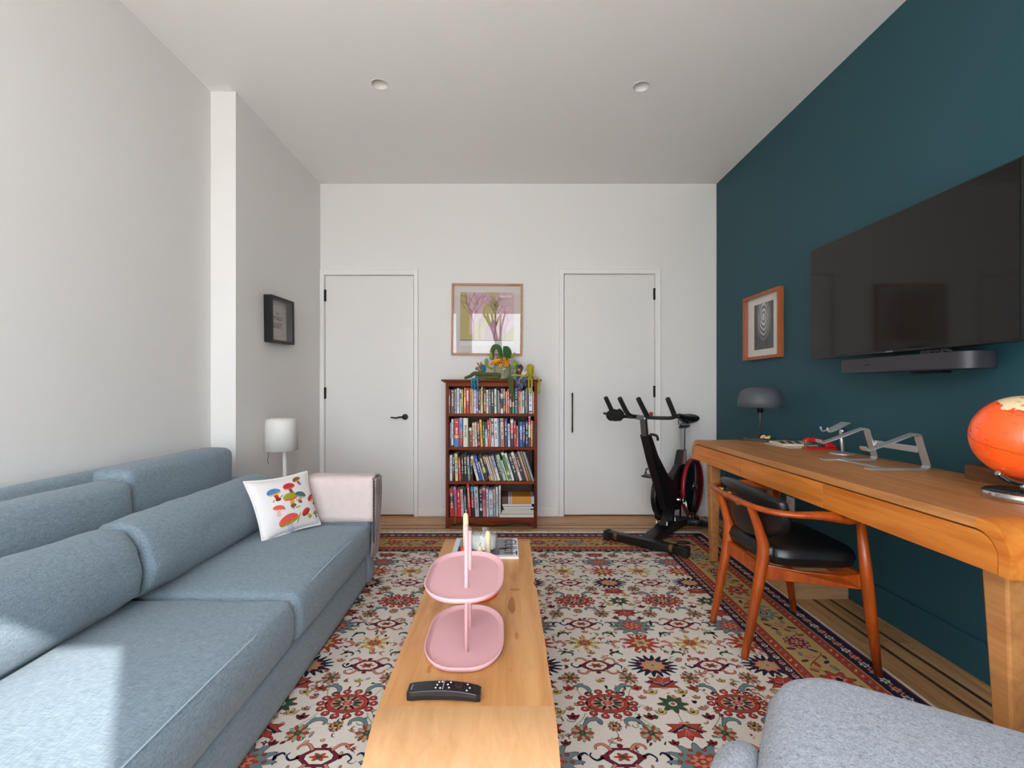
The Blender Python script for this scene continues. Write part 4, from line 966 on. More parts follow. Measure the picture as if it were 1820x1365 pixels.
gs = MB().ball((0,0,0), gr_, 64).build('map_sphere', m, gl, world=False); gs.location = (0,0,gz-DZ); gs.rotation_euler = (R(16), R(-10), 0)
MB().lathe([(gr_+.0006,-.0006),(gr_+.0012,0),(gr_+.0006,.0006)], (0,0,0), 64).build('equator_line', mat('#4a1c08', .6), gs, world=False)
MB().lathe([(.0001,0),(.095,0),(.097,.004),(.097,.022),(.094,.025),(.0001,.0255)], (gx,gy,DZ), 48).build('foot', M_CHROME, gl)
MB().lathe([(.0001,.0257),(.092,.0257),(.0925,.026),(.0001,.0262)], (gx,gy,DZ), 48).build('foot_top', mat('#0c1c22', .15), gl)
MB().cyl((gx,gy,DZ+.025),(gx,gy,DZ+.052),.012).build('neck', M_CHROME, gl)
mb = MB(); stube(mb, [(gx,gy,DZ+.05),(gx-.03,gy,DZ+.055),(gx-.06,gy,DZ+.066),(gx-.085,gy,DZ+.083)], .008, 10); mb.build('cradle_arm', M_CHROME, gl)

# ------------------------------------------------------------------ teak armchair
ch = thing('teak_armchair', 'orange teak armchair with black leather seat and back at the desk', 'chair', (1.2, 2.10, 0))
z0 = RZ; cy = 2.10
for s_ in (1, -1):
    mb = MB(); stube(mb, [(.984, cy+s_*.150, z0), (1.025, cy+s_*.150, .22), (1.062, cy+s_*.150, .44), (1.045, cy+s_*.150, .54), (1.008, cy+s_*.150, .64)], [.0135, .019, .025, .019, .015], 12); mb.build('leg', M_TEAK, ch)
    mb = MB(); mb.tube([(1.445, cy+s_*.270, z0), (1.415, cy+s_*.274, .22), (1.392, cy+s_*.278, .40), (1.362, cy+s_*.288, .615)], [.0135, .020, .022, .015], 12); mb.build('leg', M_TEAK, ch)
    a = [(1.06, .340), (1.06, .402), (1.18, .391), (1.30, .393), (1.395, .404), (1.395, .340)]
    mb = MB(); vs = []
    for k, (x_, z_) in enumerate(a):
        f_ = (x_-1.06)/.335; yy = cy+s_*(.150+.105*min(1, f_*1.35)); vs += [(x_, yy-.011, z_), (x_, yy+.011, z_)]
    fs = [(0,2,3,1),(2,4,5,3),(4,6,7,5),(6,8,9,7),(8,10,11,9),(10,0,1,11),(0,10,8,6,4,2),(1,3,5,7,9,11)]
    mb.add(vs, fs).build('side_rail', M_TEAK, ch, bevel=.003)
MB().box((1.375, cy-.26, .345), (1.40, cy+.26, .402)).build('front_rail', M_TEAK, ch, bevel=.003)
MB().box((1.045, cy-.14, .345), (1.068, cy+.14, .402)).build('back_rail', M_TEAK, ch, bevel=.003)
mb = MB(); pth = [(1.375, cy-.290, .622), (1.30, cy-.302, .628), (1.20, cy-.306, .640), (1.10, cy-.290, .640), (1.035, cy-.245, .642), (1.000, cy-.16, .645), (.985, cy, .648)]
full = pth + [(x_, 2*cy-y_, z_) for x_, y_, z_ in pth[:-1][::-1]]
rs = [.010, .034, .026, .019, .019, .018, .019]; rs = rs + rs[:-1][::-1]
p = smooth_path(full, 5); mb.tube(p, lerp_r(rs, len(p)), 14, up=(0,0,1), flat=.62); mb.build('arm_and_back_rail', M_TEAK, ch)
def seatsag(p):
    f_ = (p.x+.20)/.40; k = .86+.18*f_; q = planround(Vector((p.x, p.y, p.z)), .190, .235, .10); q.y *= k; return q
MB().soft((1.240, cy, .442), (.190, .235, .036), .034, 26, puff=(0,0,.020), sag=seatsag).build('seat_cushion', M_LEATHER, ch)
def backc(p):
    q = Vector(p); w_ = 1-.26*max(0, -p.z/.1)**2; q.y *= w_; q.z *= 1-.30*(p.y/.262)**2; q.z += .012*(p.y/.262)**2; q.x += .25*(p.y**2)/.25*.55 + (-p.z)*.12; return q
MB().soft((1.062, cy, .592), (.021, .262, .112), .020, 26, puff=(.008,0,0), sag=backc).build('backrest_pad', M_LEATHER, ch)
mb = MB(); ed = []
for k in range(41):
    t_ = 2*pi*k/40; y_ = .262*math.copysign(abs(cos(t_))**.45, cos(t_)); z_ = .112*math.copysign(abs(sin(t_))**.55, sin(t_)); q = backc(Vector((0.003, y_, z_))); ed.append((1.062+q.x, cy+q.y, .592+q.z))
MB().tube(ed, .0045, 8).build('backrest_piping', M_LEATHER, ch)
for yy in (-.15, -.05, .06, .15):
    mb = MB(); mb.cyl((.998 + .4*yy*yy, cy+yy, .635+.01*(1 if yy > 0 else -1)), (1.052, cy+yy*.95, .635+.01*(1 if yy > 0 else -1)), .0075, n=10); mb.build('brass_spacer', M_BRASS, ch, label='brass spacer behind the backrest')

# ------------------------------------------------------------------ coffee table
tx0, tx1, ty0, ty1, tz, tr = -.293, .110, 1.079, 2.235, .40, .21
ct = thing('coffee_table', 'long narrow oak coffee table with curved ends on the rug', 'table', (-.09, 1.66, 0))
n = 10; thk = .030
arc = lambda c_, sg, r_: [(c_+sg*r_*sin(pi/2*k/n), tz-tr+r_*cos(pi/2*k/n)) for k in range(n+1)]
# the flat board has a slightly wavy live edge on its right side
mb = MB(); N_ = 48; vs = []
for i in range(N_+1):
    y_ = ty0+(ty1-ty0)*i/N_; nt = .010*math.exp(-((y_-1.755)/.022)**2) + .0022*noise.noise(Vector((0, y_*7, 1)))
    for x_, z_ in ((tx0, tz-thk), (tx0, tz), (tx1-nt, tz), (tx1-nt-.001, tz-thk)): vs.append((x_, y_, z_))
fs = []
for i in range(N_):
    for k in range(4): j = (k+1) % 4; fs.append((4*i+k, 4*i+j, 4*i+4+j, 4*i+4+k)[::-1])
fs += [(0,1,2,3), (4*N_+3, 4*N_+2, 4*N_+1, 4*N_)]
mb.add(vs, [f[::-1] for f in fs]).build('top_board', M_TABLE, ct)
M_TABLE2 = wood('table_oak_pale', '#ae8054', '#be9064', 1, 3.0, 22, .42)
for c_, sg in ((ty0, -1), (ty1, 1)):
    o_ = arc(c_, sg, tr); i_ = arc(c_, sg, tr-thk); o_.append((o_[-1][0], .15)); i_.append((i_[-1][0], .15)); poly = o_+i_[::-1]
    MB().prism(poly if sg > 0 else poly[::-1], tx0, tx1, 'X', smooth=True).build('bent_end', M_TABLE2, ct)
for x_ in (tx0+.04, tx1-.04):
    for y_, sg in ((ty0-.15, -1), (ty1+.15, 1)):
        MB().tube([(x_, y_, RZ), (x_, y_, .29)], [.016, .026], 12).build('leg', M_TABLE, ct)
for x_ in (tx0+.012, tx1-.034): MB().box((x_, ty0-.02, .30), (x_+.022, ty1+.02, tz-thk-.001)).build('apron', M_TABLE, ct, bevel=.002)
mb = MB().box((tx0+.02, 1.018, .391), (tx0+.028, 1.021, .3925)); 
# pale stains and drips: flat marks in the oil finish
M_STAIN = wood('stain', '#a0642e', '#b87838', 1, 3.0, 15, .4)
def stain(cx, cy_, rx, ry, seed):
    stn = MB()
    pts = []
    for k in range(20):
        t_ = 2*pi*k/20; q = 1+.35*noise.noise(Vector((cos(t_)*1.7+seed, sin(t_)*1.7, seed))); pts.append((cx+rx*q*cos(t_), cy_+ry*q*sin(t_), tz+.0003))
    stn.add([(cx, cy_, tz+.0003)]+pts, [(0, 1+k, 1+(k+1) % 20) for k in range(20)]).build('oil_stain', M_STAIN, ct)
for a_ in ((.018, 1.578, .012, .055, 1), (.030, 1.385, .006, .022, 2), (-.200, 1.22, .006, .016, 4), (.012, 1.215, .005, .006, 7), (.030, 1.70, .020, .010, 8)): stain(*a_)

# pink two-tier tray
TX, TY = -.118, 1.375
tr_ = thing('pink_tiered_tray', 'pink two tier serving tray with oval plates on the coffee table', 'tray', (TX, TY, tz))
def stadium(w_, L_, r_, n=8, ry=None):
    ry = ry or r_
    o_ = []
    for cx, cy_, s0 in ((w_/2-r_, L_/2-ry, 0), (-w_/2+r_, L_/2-ry, 90), (-w_/2+r_, -L_/2+ry, 180), (w_/2-r_, -L_/2+ry, 270)):
        for k in range(n+1): t_ = R(s0+90*k/n); o_.append((cx+r_*cos(t_), cy_+ry*sin(t_)))
    return o_
def trayplate(z_, w_, L_, r_):
    mb = MB(); rings = []
    for (ins, dz) in ((.012, 0), (0, .003), (-.003, .014), (-.001, .0155), (.0015, .014), (.004, .006), (.012, .004)):
        rings.append([(TX+a*(1-2*ins/w_), TY+b*(1-2*ins/L_), z_+dz) for a, b in stadium(w_, L_, r_, 10, .128)])
    n_ = len(rings[0]); vs = [v for r__ in rings for v in r__]; fs = []
    for i in range(len(rings)-1):
        for k in range(n_): j = (k+1) % n_; fs.append((i*n_+k, i*n_+j, (i+1)*n_+j, (i+1)*n_+k))
    mb.add(vs, fs, smooth=True); mb.add(rings[0], [tuple(range(n_))[::-1]]); mb.add(rings[-1], [tuple(range(n_))])
    return mb
trayplate(tz+.0005, .216, .348, .092).build('plate', M_PINK, tr_)
trayplate(.576, .216, .350, .096).build('plate', M_PINK, tr_)
for y_, zt_ in ((1.295, .744), (1.425, .700)):
    MB().tube([(-.110, y_, tz+.004), (-.110, y_, zt_)], .0055, 14).build('post', M_PINK, tr_)
MB().tube(smooth_path([(-.110,1.295,.740),(-.110,1.300,.745),(-.110,1.36,.724),(-.110,1.42,.703),(-.110,1.425,.696)],4), .0055, 12).build('handle', M_PINK, tr_)

# orange candle holder with three candles
hx_, hy_ = -.098, 1.665
hd = thing('orange_candle_holder', 'orange candle holder standing behind the pink tray', 'candle holder', (hx_, hy_, tz)); mo = mat('#e04a1c', .4)
MB().lathe([(.0001,0),(.066,0),(.068,.004),(.066,.010),(.0001,.012)], (hx_,hy_,tz), 40).build('base', mo, hd)
CD = [(-.142, 1.65, .558, .690, 'tall cream candle showing above the pink tray post'), (-.0925, 1.64, .525, .578, 'short half burnt cream candle behind the pink tray'), (-.066, 1.68, .520, .618, 'medium cream candle beside the glass jar candle')]
for x_, y_, zc, zt, lb in CD:
    MB().tube([(x_, y_, tz+.010), (x_, y_, zc-.02)], .009, 12).lathe([(.009,-.022),(.016,-.012),(.018,.012),(.0165,.014),(.0115,.012),(.0112,-.008),(.0001,-.009)], (x_,y_,zc), 20).build('candle_cup', mo, hd)
for x_, y_, zc, zt, lb in CD:
    t = thing('taper_candle', lb, 'candle', (x_, y_, zc-.008))
    MB().tube([(x_,y_,zc-.008),(x_,y_,zt-.012),(x_,y_,zt-.004),(x_,y_,zt)], [.0105,.0095,.007,.003], 14).build('wax', mat('#d6cda6', .6, spec=.3, var=.04, vs=80), t)
    MB().tube([(x_,y_,zt-.002),(x_+.001,y_,zt+.006),(x_+.003,y_,zt+.011)], .0012, 6).build('wick', mat('#d8d0c0' if zt > .65 else '#3a3430', .8), t)
# magazine
mgz = thing('magazine', 'black and white magazine lying at the far end of the coffee table', 'magazine', (-.092, 2.12, tz))
MX0, MX1, MY0, MY1 = -.236, .052, 2.00, 2.245
MB().box((MX0, MY0, tz+.0005), (MX1, MY1, tz+.010)).build('pages', mat('#dcdad6', .7), mgz)
MB().box((MX0-.001, MY0-.001, tz+.010), (MX1+.001, MY1, tz+.0112)).build('cover', mat('#d3d4d8', .4), mgz)
GC = ['#8f8f92','#2b2b2e','#5b5b60','#e4e4e6']; mm = MB(); zz = tz+.0113
def rc(x0, x1, y0, y1, c_, l_=0): mm.add([(x0,y0,zz+.0002*l_),(x1,y0,zz+.0002*l_),(x1,y1,zz+.0002*l_),(x0,y1,zz+.0002*l_)], [(0,1,2,3)], c_)
rc(-.215, .030, MY0+.018, MY1-.01, 0); rc(-.215, -.16, MY0+.02, MY0+.125, 1, 1); rc(-.16, -.03, MY0+.018, MY0+.07, 2, 1)
for k in range(10): rc(-.02+.005*k, -.0195+.005*k, MY0+.03, MY1-.02, 2, 1)
rc(.020, .0225, MY0+.025, MY1-.015, 1, 2)
for k in range(5): rc(.0, .022, MY0+.04+.035*k, MY0+.042+.035*k, 1, 2)
mm.add([(-.012+.026*cos(t_)*(1-.3*sin(t_)), MY0+.10+.012*sin(t_)+.2*.026*cos(t_), zz+.0004) for t_ in [k*.524 for k in range(12)]], [tuple(range(12))], 1)
text_mesh('CULT', .082, frameM((.016, MY0+.122, zz+.0003), (0,-1,0), (0,0,1)), mm, 1, depth=.0001)
mm.build('cover_print', [mat(c_, .4) for c_ in GC], mgz)
# glass jar candle
jx, jy, jz = -.100, 2.095, tz+.0125
jr = thing('jar_candle', 'large glass jar candle with white wax standing on the magazine', 'candle', (jx, jy, jz))
MB().lathe([(.0001,0),(.054,0),(.060,.004),(.061,.012),(.061,.076),(.060,.078),(.0585,.076),(.0585,.014),(.056,.008),(.0001,.007)], (jx,jy,jz), 48).build('glass_jar', M_GLASS, jr)
MB().lathe([(.0001,.0075),(.055,.0085),(.0575,.013),(.0575,.058),(.0001,.060)], (jx,jy,jz), 48).build('wax', mat('#dcdcda', .5), jr)
for a, b in ((.018,.01),(-.016,.008),(.004,-.018)): MB().cyl((jx+a,jy+b,jz+.059),(jx+a,jy+b,jz+.066),.0012,n=6).build('wick', M_BLACK, jr)
# remote
rm_ = thing('remote_control', 'curved black remote control at the near end of the coffee table', 'remote', (-.146, 1.110, tz), R(-1.5))
def rc_z(x_): return .004+.0*x_, .016+.010*((x_+.01)/.085)**2*(1.0 if x_ < 0 else .25) + .004
mb = MB(); vs = []; Nn_ = 18
for i in range(Nn_+1):
    x_ = -.086+.172*i/Nn_; f_ = x_/.086; b_ = .013*(1-f_*f_); t_ = b_ + .015 + (.006 if x_ < 0 else .002)*f_*f_
    e_ = .003 if i in (0, Nn_) else 0
    for y_, z_ in ((-.018+e_, b_*.35), (.018-e_, b_*.35), (.0205-e_, t_*.6), (.019-e_, t_), (-.019+e_, t_), (-.0205+e_, t_*.6)): vs.append((x_, y_, z_))
fs = []
for i in range(Nn_):
    for k in range(6): j = (k+1) % 6; fs.append((6*i+k, 6*i+j, 6*i+6+j, 6*i+6+k)[::-1])
fs += [(0,1,2,3,4,5), tuple(6*Nn_+k for k in range(6))[::-1]]
mb.add(vs, [f[::-1] for f in fs], smooth=False).build('body', mat('#16161a', .28), rm_, world=False, bevel=.0015)
def rt(x_): f_ = x_/.086; return .013*(1-f_*f_)+.015+(.006 if x_ < 0 else .002)*f_*f_
BT = [(-.014,.012),(-.017,.002),(-.019,-.009),(-.006,.013),(-.008,-.010),(.014,.012),(.008,.003),(.012,-.008),(.054,.011),(.060,.0),(.054,-.011)]
for x_, y_ in BT: MB().lathe([(.0001,.0012),(.0022,.001),(.0024,0)], (x_, y_, rt(x_)), 10).build('button', mat('#b9c6d0', .4), rm_, world=False, label='pale button')
MB().box((-.003,-.014,rt(0)-.0005),(-.001,.015,rt(0)+.0008)).build('divider', mat('#a8a0a4', .4), rm_, world=False)
MB().lathe([(.0001,.0006),(.006,.0008),(.0095,.0014),(.011,0)], (.034,.002,rt(.034)), 24).build('dial', mat('#1e1e26', .25), rm_, world=False)
mb = MB(); text_mesh('SAMSUNG', .0042, frameM((-.076,0,rt(-.076)+.0006), (0,1,0), (0,0,1)), mb); mb.build('logo', mat('#7a8088', .5), rm_, world=False)

# ------------------------------------------------------------------ grey felt lounge seat, near right
A_ = R(-34); lc = thing('felt_lounge_seat', 'light grey felt lounge seat at the near right edge', 'armchair', (.852, .800, 0), A_)
MB().soft((0,0,.362),(.36,.31,.045),.045,30,puff=(.012,.012,.022), sag=lambda p: planround(p, .37, .32, .15)).build('seat_cushion', M_FELT, lc, world=False)
MB().soft((0,-.01,.275),(.375,.31,.045),.044,24, sag=lambda p: planround(p, .375, .31, .16)).build('shell', M_FELT, lc, world=False)
mb = MB(); stube(mb, [(-.385,.04,.290),(-.400,.0,.315),(-.410,-.07,.335),(-.405,-.2,.345),(-.36,-.33,.36),(-.1,-.37,.36),(.1,-.37,.36),(.36,-.33,.36),(.405,-.2,.36),(.405,0,.34)], [.012,.034,.044,.046,.046,.046,.046,.046,.044,.02], 16, 8, flat=1.15); mb.build('rim', M_FELT, lc, world=False)
ed = [(a, b, .350) for a, b in stadium(.742, .642, .15, 10)]; ed.append(ed[0]); MB().tube(ed, .0035, 8).build('piping', mat('#8d939c', .9), lc, world=False)
MB().cyl((0,-.02,.03),(0,-.02,.235),.03).build('pedestal', M_STEEL, lc, world=False)
for k in range(4):
    a = pi/4+k*pi/2; MB().tube([(0,-.02,.04),(.24*cos(a),.24*sin(a)-.02,RZ+.012)], [.02,.011], 10).build('leg', M_STEEL, lc, world=False)

# ------------------------------------------------------------------ bookcase
bx0, bx1, by0, by1 = -.486, .247, 3.772, 4.105
bc = thing('bookcase', 'narrow dark cherry wood bookcase between the two doors', 'bookcase', (-.12, 3.94, 0))
for x_ in (bx0, bx1-.024): MB().box((x_, by0, 0), (x_+.024, by1, 1.168)).build('side_panel', M_CHERRY, bc, bevel=.002)
MB().box((bx0+.024, by1-.010, .05), (bx1-.024, by1, 1.168)).build('back_panel', M_CHERRYD, bc)
a = [(by0-.028,1.19),(by0-.03,1.183),(by0-.018,1.176),(by0-.010,1.168),(by1,1.168),(by1,1.19)]
mb = MB().box((bx0-.032, by0-.03, 1.176), (bx1+.032, by1, 1.191)).box((bx0-.016, by0-.015, 1.166), (bx1+.016, by1, 1.176)); mb.build('top_board', M_CHERRYX, bc, bevel=.004)
MB().box((bx0+.024, by0+.002, 1.135), (bx1-.024, by0+.014, 1.166)).build('top_rail', M_CHERRYX, bc, bevel=.001)
SH = [.918, .649, .374, .086]
for z_ in SH: MB().box((bx0+.024, by0+.004, z_-.022), (bx1-.024, by1-.010, z_)).build('shelf', M_CHERRYX, bc, bevel=.002)
a = []
for k in range(25):
    f_ = k/24; x_ = bx0+.024 + (bx1-bx0-.048)*f_; q = abs(f_-.5)*2
    z_ = .004 if q > .96 else (.018+.026*sin(min(1, (1-q)/.30)*pi/2) if q > .62 else .044-.020*(1-cos(pi*(1-(q/.62))))/2)
    a.append((x_, z_))
a += [(bx1-.024, .072), (bx0+.024, .072)]
MB().prism(a, by0+.003, by0+.018, 'Y').build('skirt', M_CHERRYX, bc, bevel=.001)

# books: (x0, x1, top, lean at the top, colour word, hex, bands[(from, to, hex)])
CN = {}
def shelf_books(rows, sc_, ox, oy, floor_c, zf, shelf_words, yfront, group):
    prev = -1e9; nn = len(rows)
    for i, (x0, x1, top, lean, cw, cx_, bands) in enumerate(rows):
        x0 = max(x0, prev+1.0); prev = x1
        if x1-x0 < 5: x1 = x0+5; prev = x1
        Y = yfront + random.uniform(0, .012); px0, px1 = ox+x0/sc_, ox+x1/sc_
        X0, X1 = (px0-900)*Y/F, (px1-900)*Y/F; h_ = (floor_c-top)/sc_*Y/F; dxl = lean/sc_*Y/F
        ang = math.asin(max(-.5, min(.5, -dxl/h_)))      # leans to the left when positive
        th_ = (X1-X0)*cos(ang)-.0004; hh = h_/cos(ang) if abs(ang) < .1 else sqrt(h_*h_+dxl*dxl); dp = min(.24, max(.11, hh*.66))
        side = 'left' if i < nn/2 else 'right'; k = i+1 if side == 'left' else nn-i
        od = ['first','second','third','fourth','fifth','sixth','seventh','eighth','ninth','tenth','eleventh','twelfth','thirteenth','fourteenth','fifteenth','sixteenth','seventeenth','eighteenth','nineteenth','twentieth','twenty-first'][k-1]
        lb = '%s book%s, %s from the %s end of the %s' % (cw, ' leaning left' if ang > .12 else '', od, side, shelf_words)
        t = thing('book', lb, 'book', (X0, Y, zf), 0, group)
        t.rotation_euler = (0, -ang, 0); WM[t.name] = Matrix.Translation((X0, Y, zf)) @ Matrix.Rotation(-ang, 4, 'Y')
        cc = .0016 if th_ > .008 else .0008
        mats = [mat(cx_, .5)]; mb = MB()
        # cover: two boards and a spine, bands printed on the spine
        mb.box((0, 0, .0), (cc, dp, hh)).box((th_-cc, 0, 0), (th_, dp, hh))
        zs = [0]+sorted(set([z for b_ in bands for z in (b_[0], b_[1])]))+[1]
        zs = sorted(set(zs))
        for za, zb in zip(zs[:-1], zs[1:]):
            mi = 0
            for b_ in bands:
                if b_[0] <= (za+zb)/2 <= b_[1]:
                    mats.append(mat(b_[2], .5)); mi = len(mats)-1
            mb.add([(0,0,za*hh),(th_,0,za*hh),(th_,0,zb*hh),(0,0,zb*hh)], [(0,1,2,3)], mi)
        # title marks: small blocks down the spine, no letters
        if th_ > .013:
            L = sum(lin(cx_)[:3]); mats.append(mat('#e8e2d6' if L < 1.1 else '#4a4448', .5)); mi = len(mats)-1
            z_ = .88*hh; rd = random.Random(i*7+int(zf*100))
            while z_ > .30*hh:
                s_ = rd.uniform(.004, .009)
                if rd.random() < .75: mb.add([(th_*.32,-.0003,z_-s_),(th_*.68,-.0003,z_-s_),(th_*.68,-.0003,z_),(th_*.32,-.0003,z_)], [(0,1,2,3)], mi)
                z_ -= s_+rd.uniform(.002, .006)
        mb.build('cover', mats, t, world=False)
        MB().box((cc, .001, .002), (th_-cc, dp-.003, hh-.003)).build('pages', mat('#c8bfae', .8), t, world=False)
        if bands and bands[0][2] == 'tassel': pass
W_ = '#e6e4e0'
S1 = [(143,195,200,0,'grey beige','#8d8478',[(.8,.97,'#5b544c'),(.35,.72,'#d4c8bc')]),(205,262,205,0,'burgundy','#7c2f38',[(.9,.94,'#c98a8a')]),(265,298,200,0,'sky blue','#6fb7cf',[(.1,.2,'#3c8cb8')]),(302,352,185,0,'pale pink','#d3c6c0',[]),(357,383,205,-2,'white and violet','#e4e4ea',[(.6,.85,'#55508c')]),(384,415,205,-2,'mustard yellow','#b9a93a',[(0,.3,'#6f9a3c')]),(425,462,175,0,'orange','#e8792f',[(.2,.6,'#f0a050')]),(467,512,178,0,'bright red','#c3222c',[(.5,.9,'#d8a880')]),(514,531,178,0,'dark crimson','#b01d2a',[]),(533,562,185,0,'amber','#e3a24a',[(.3,.4,'#8aa0a8')]),(563,586,195,0,'pale peach','#e9c59a',[]),(588,637,200,0,'pale lilac grey','#c9c9d6',[]),(638,668,205,0,'purple','#9a6ab8',[(.1,.2,'#e0d0e8')]),(672,705,190,0,'charcoal','#2d2f2c',[(0,.12,'#b8b0a0')]),(708,720,190,0,'ivory','#e6d7c8',[]),(721,752,135,0,'tall orange','#e8a24c',[(0,.4,'#e8c87a')]),(760,805,190,0,'black and orange','#2e2c33',[(.08,.45,'#a8683c')]),(806,846,210,-3,'light grey','#d6d5d0',[]),(848,888,200,-3,'stone grey','#6f6b66',[(.7,.9,'#4a4844')]),(890,940,198,-3,'black','#1d1d1f',[]),(945,983,195,-3,'white','#dadad8',[]),(985,1012,215,-3,'slate grey','#5a5d60',[]),(1013,1031,225,-3,'silver grey','#cfcfd2',[]),(1034,1052,265,0,'short tan','#b98b57',[(.5,.9,'#3a3028')]),(1054,1095,195,-2,'white and navy','#e9e6ea',[(.8,.98,'#6a5a9a'),(.2,.6,'#2a3050')]),(1097,1132,195,-2,'orange and navy','#e0873a',[(.3,.62,'#22304a'),(0,.08,'#3a5a8a')]),(1140,1163,240,-2,'pale rose','#e0d4cf',[]),(1165,1206,195,-3,'vermilion','#e65a37',[]),(1208,1242,240,-2,'black and white','#2f3033',[(.3,.62,'#d8d8d8')]),(1248,1286,235,0,'green and pink','#4b8a62',[(.3,.9,'#d89a90')]),(1292,1341,180,0,'denim blue','#47708c',[(.5,.58,'#1c2430')]),(1345,1357,200,0,'raspberry','#b0304a',[]),(1358,1387,230,0,'yellow orange','#efa02c',[]),(1388,1415,240,0,'cream','#e8ded2',[]),(1418,1455,225,0,'pale grey','#d8d8da',[(.3,.6,'#9a9aa0')]),(1458,1488,200,0,'forest green','#3f5a4a',[]),(1489,1508,170,0,'tall olive cream','#cfc6a8',[]),(1512,1530,200,0,'indigo','#3a3566',[]),(1531,1595,180,0,'wide lavender white','#dddde6',[(.04,.1,'#3a3a44')]),(1597,1622,240,0,'salmon beige','#d8a68a',[])]
S2 = [(143,170,785,0,'aqua','#74c0d0',[]),(172,190,750,0,'black','#222226',[]),(192,212,790,0,'mauve white','#c9b9c6',[(0,.35,'#7a5a90')]),(213,250,725,0,'white','#dfe0ea',[(0,.06,'#222226')]),(258,345,712,0,'thick red and blue','#b8202c',[(.32,.42,'#e0872c'),(0,.32,'#3f7ab8')]),(347,405,700,0,'blue and pink','#7a9bd6',[(.3,.55,'#d98a90'),(.05,.3,'#c8303c'),(0,.05,'#5a3a78')]),(413,497,705,0,'thick ivory','#ddd8c6',[]),(500,514,880,-3,'short green','#2f9a55',[]),(515,535,870,-3,'short brown','#7a4a3a',[(.85,1,'#e8e0d8')]),(536,566,870,-5,'short magenta','#c8235a',[(.85,1,'#e8e0d8')]),(572,616,790,-8,'cream tan','#d9bf98',[]),(620,657,780,-14,'off-white','#e3ddd8',[]),(662,706,755,-18,'black and pink','#2a2226',[(.6,.9,'#b83050'),(.05,.2,'#d8387a')]),(712,754,735,-24,'golden yellow','#eeb02c',[]),(757,788,770,-16,'dark green','#2c5a48',[]),(791,838,775,-16,'ice blue','#b9cdd6',[(.7,1,'#2a2a2e'),(0,.12,'#c8b890')]),(842,880,740,-22,'coral red','#d9443c',[(.5,.62,'#2a2226')]),(884,902,705,-22,'thin white','#ece6e6',[]),(904,942,710,-14,'white and maroon','#e0d4d4',[(.8,.9,'#a03a44'),(.4,.5,'#7a2a34')]),(946,1016,712,-14,'wide pale pink','#e3d8dc',[]),(1018,1046,712,-16,'cyan blue','#0f86bd',[]),(1048,1118,710,-12,'tan and rust','#b98a5c',[(.86,.93,'#a83a24'),(.3,.34,'#a83a24'),(.22,.26,'#a83a24'),(.14,.18,'#a83a24'),(.05,.1,'#a83a24')]),(1122,1172,712,-8,'navy violet','#343a7c',[]),(1176,1216,800,-6,'short silver','#c9ccd0',[]),(1220,1275,705,-5,'navy and red','#1d2b44',[(.82,.95,'#c8d0d8'),(.5,.78,'#d9444c')]),(1280,1320,755,-8,'scarlet','#c9202c',[]),(1322,1352,840,-3,'short terracotta','#d99a78',[]),(1354,1370,755,-3,'royal blue','#2b3f7a',[]),(1373,1430,770,-2,'cobalt blue','#1c55a6',[(.6,.8,'#6a9ad8')]),(1433,1465,775,0,'plum','#4a3550',[(.2,.8,'#8a7088')]),(1475,1519,760,0,'dark book with blue dots','#1a2738',[(.8,.95,'#3a7ac8'),(.48,.62,'#3a7ac8'),(.12,.26,'#3a7ac8')]),(1523,1562,665,0,'tall red and cream','#c23a44',[(.92,1,'#e0b0b0'),(.3,.7,'#d8d8b8'),(0,.3,'#4a4048')]),(1565,1599,750,0,'tangerine','#e8882a',[]),(1601,1625,760,0,'aubergine','#2a2438',[])]
S3 = [(138,160,185,0,'taupe','#b9aca0',[]),(165,205,165,0,'white','#d9dbe2',[]),(207,240,150,0,'navy and red','#1d2a3a',[(.1,.35,'#8a2434'),(.4,.52,'#2a7a9a')]),(248,294,145,-12,'lime yellow','#cfd07a',[(.3,.6,'#d8d8c8')]),(303,341,210,-15,'coral','#d9404e',[]),(345,380,170,-10,'black','#232325',[]),(385,433,150,-15,'tall black','#1a1a1c',[]),(440,486,190,-25,'grey green','#5d7a7c',[(.86,1,'#b09080'),(.05,.3,'#8a7a68')]),(489,520,210,-20,'dark teal','#202828',[]),(575,618,185,-95,'cream','#e3dccf',[(.7,.9,'#d8b060')]),(622,673,185,-95,'bright blue','#1c4fae',[]),(676,697,270,-80,'small peach','#e4d3c0',[]),(700,765,180,-105,'black and gold','#262422',[(.3,.5,'#a88a30')]),(770,798,190,-105,'orange','#e8933c',[(.2,.7,'#2a2a30')]),(800,822,190,-105,'white','#e3e3ea',[]),(825,850,190,-105,'sand','#cfc4b2',[]),(852,888,190,-100,'apricot','#d9b898',[]),(890,936,180,-100,'periwinkle','#8f9fc6',[(.0,.5,'#d8d4d8')]),(940,976,170,-95,'olive black','#3b3f2c',[]),(980,1031,170,-110,'mint green','#a9c4b4',[]),(1035,1060,250,-90,'ash grey','#d8d6cc',[]),(1063,1108,130,-120,'pale yellow','#d9d48a',[(.35,.9,'#3a8a3c'),(.05,.2,'#3a8a3c')]),(1110,1152,140,-120,'lilac white','#ddd6e0',[]),(1165,1222,150,-120,'bottle green','#1f3a34',[]),(1225,1272,130,-130,'blush','#dfd3cd',[(.3,.8,'#d8a8a0')]),(1275,1322,140,-130,'midnight blue','#1c2f40',[]),(1325,1343,110,-138,'rust','#d96a4a',[]),(1345,1360,110,-138,'thin cream','#e3dccc',[]),(1362,1378,110,-138,'steel blue','#3a5a6a',[]),(1380,1398,110,-138,'ochre','#e09a32',[]),(1400,1418,110,-138,'blue grey','#55687a',[]),(1420,1434,120,-136,'pale blue','#cfd6d8',[]),(1436,1450,120,-136,'grey','#7f8f96',[])]
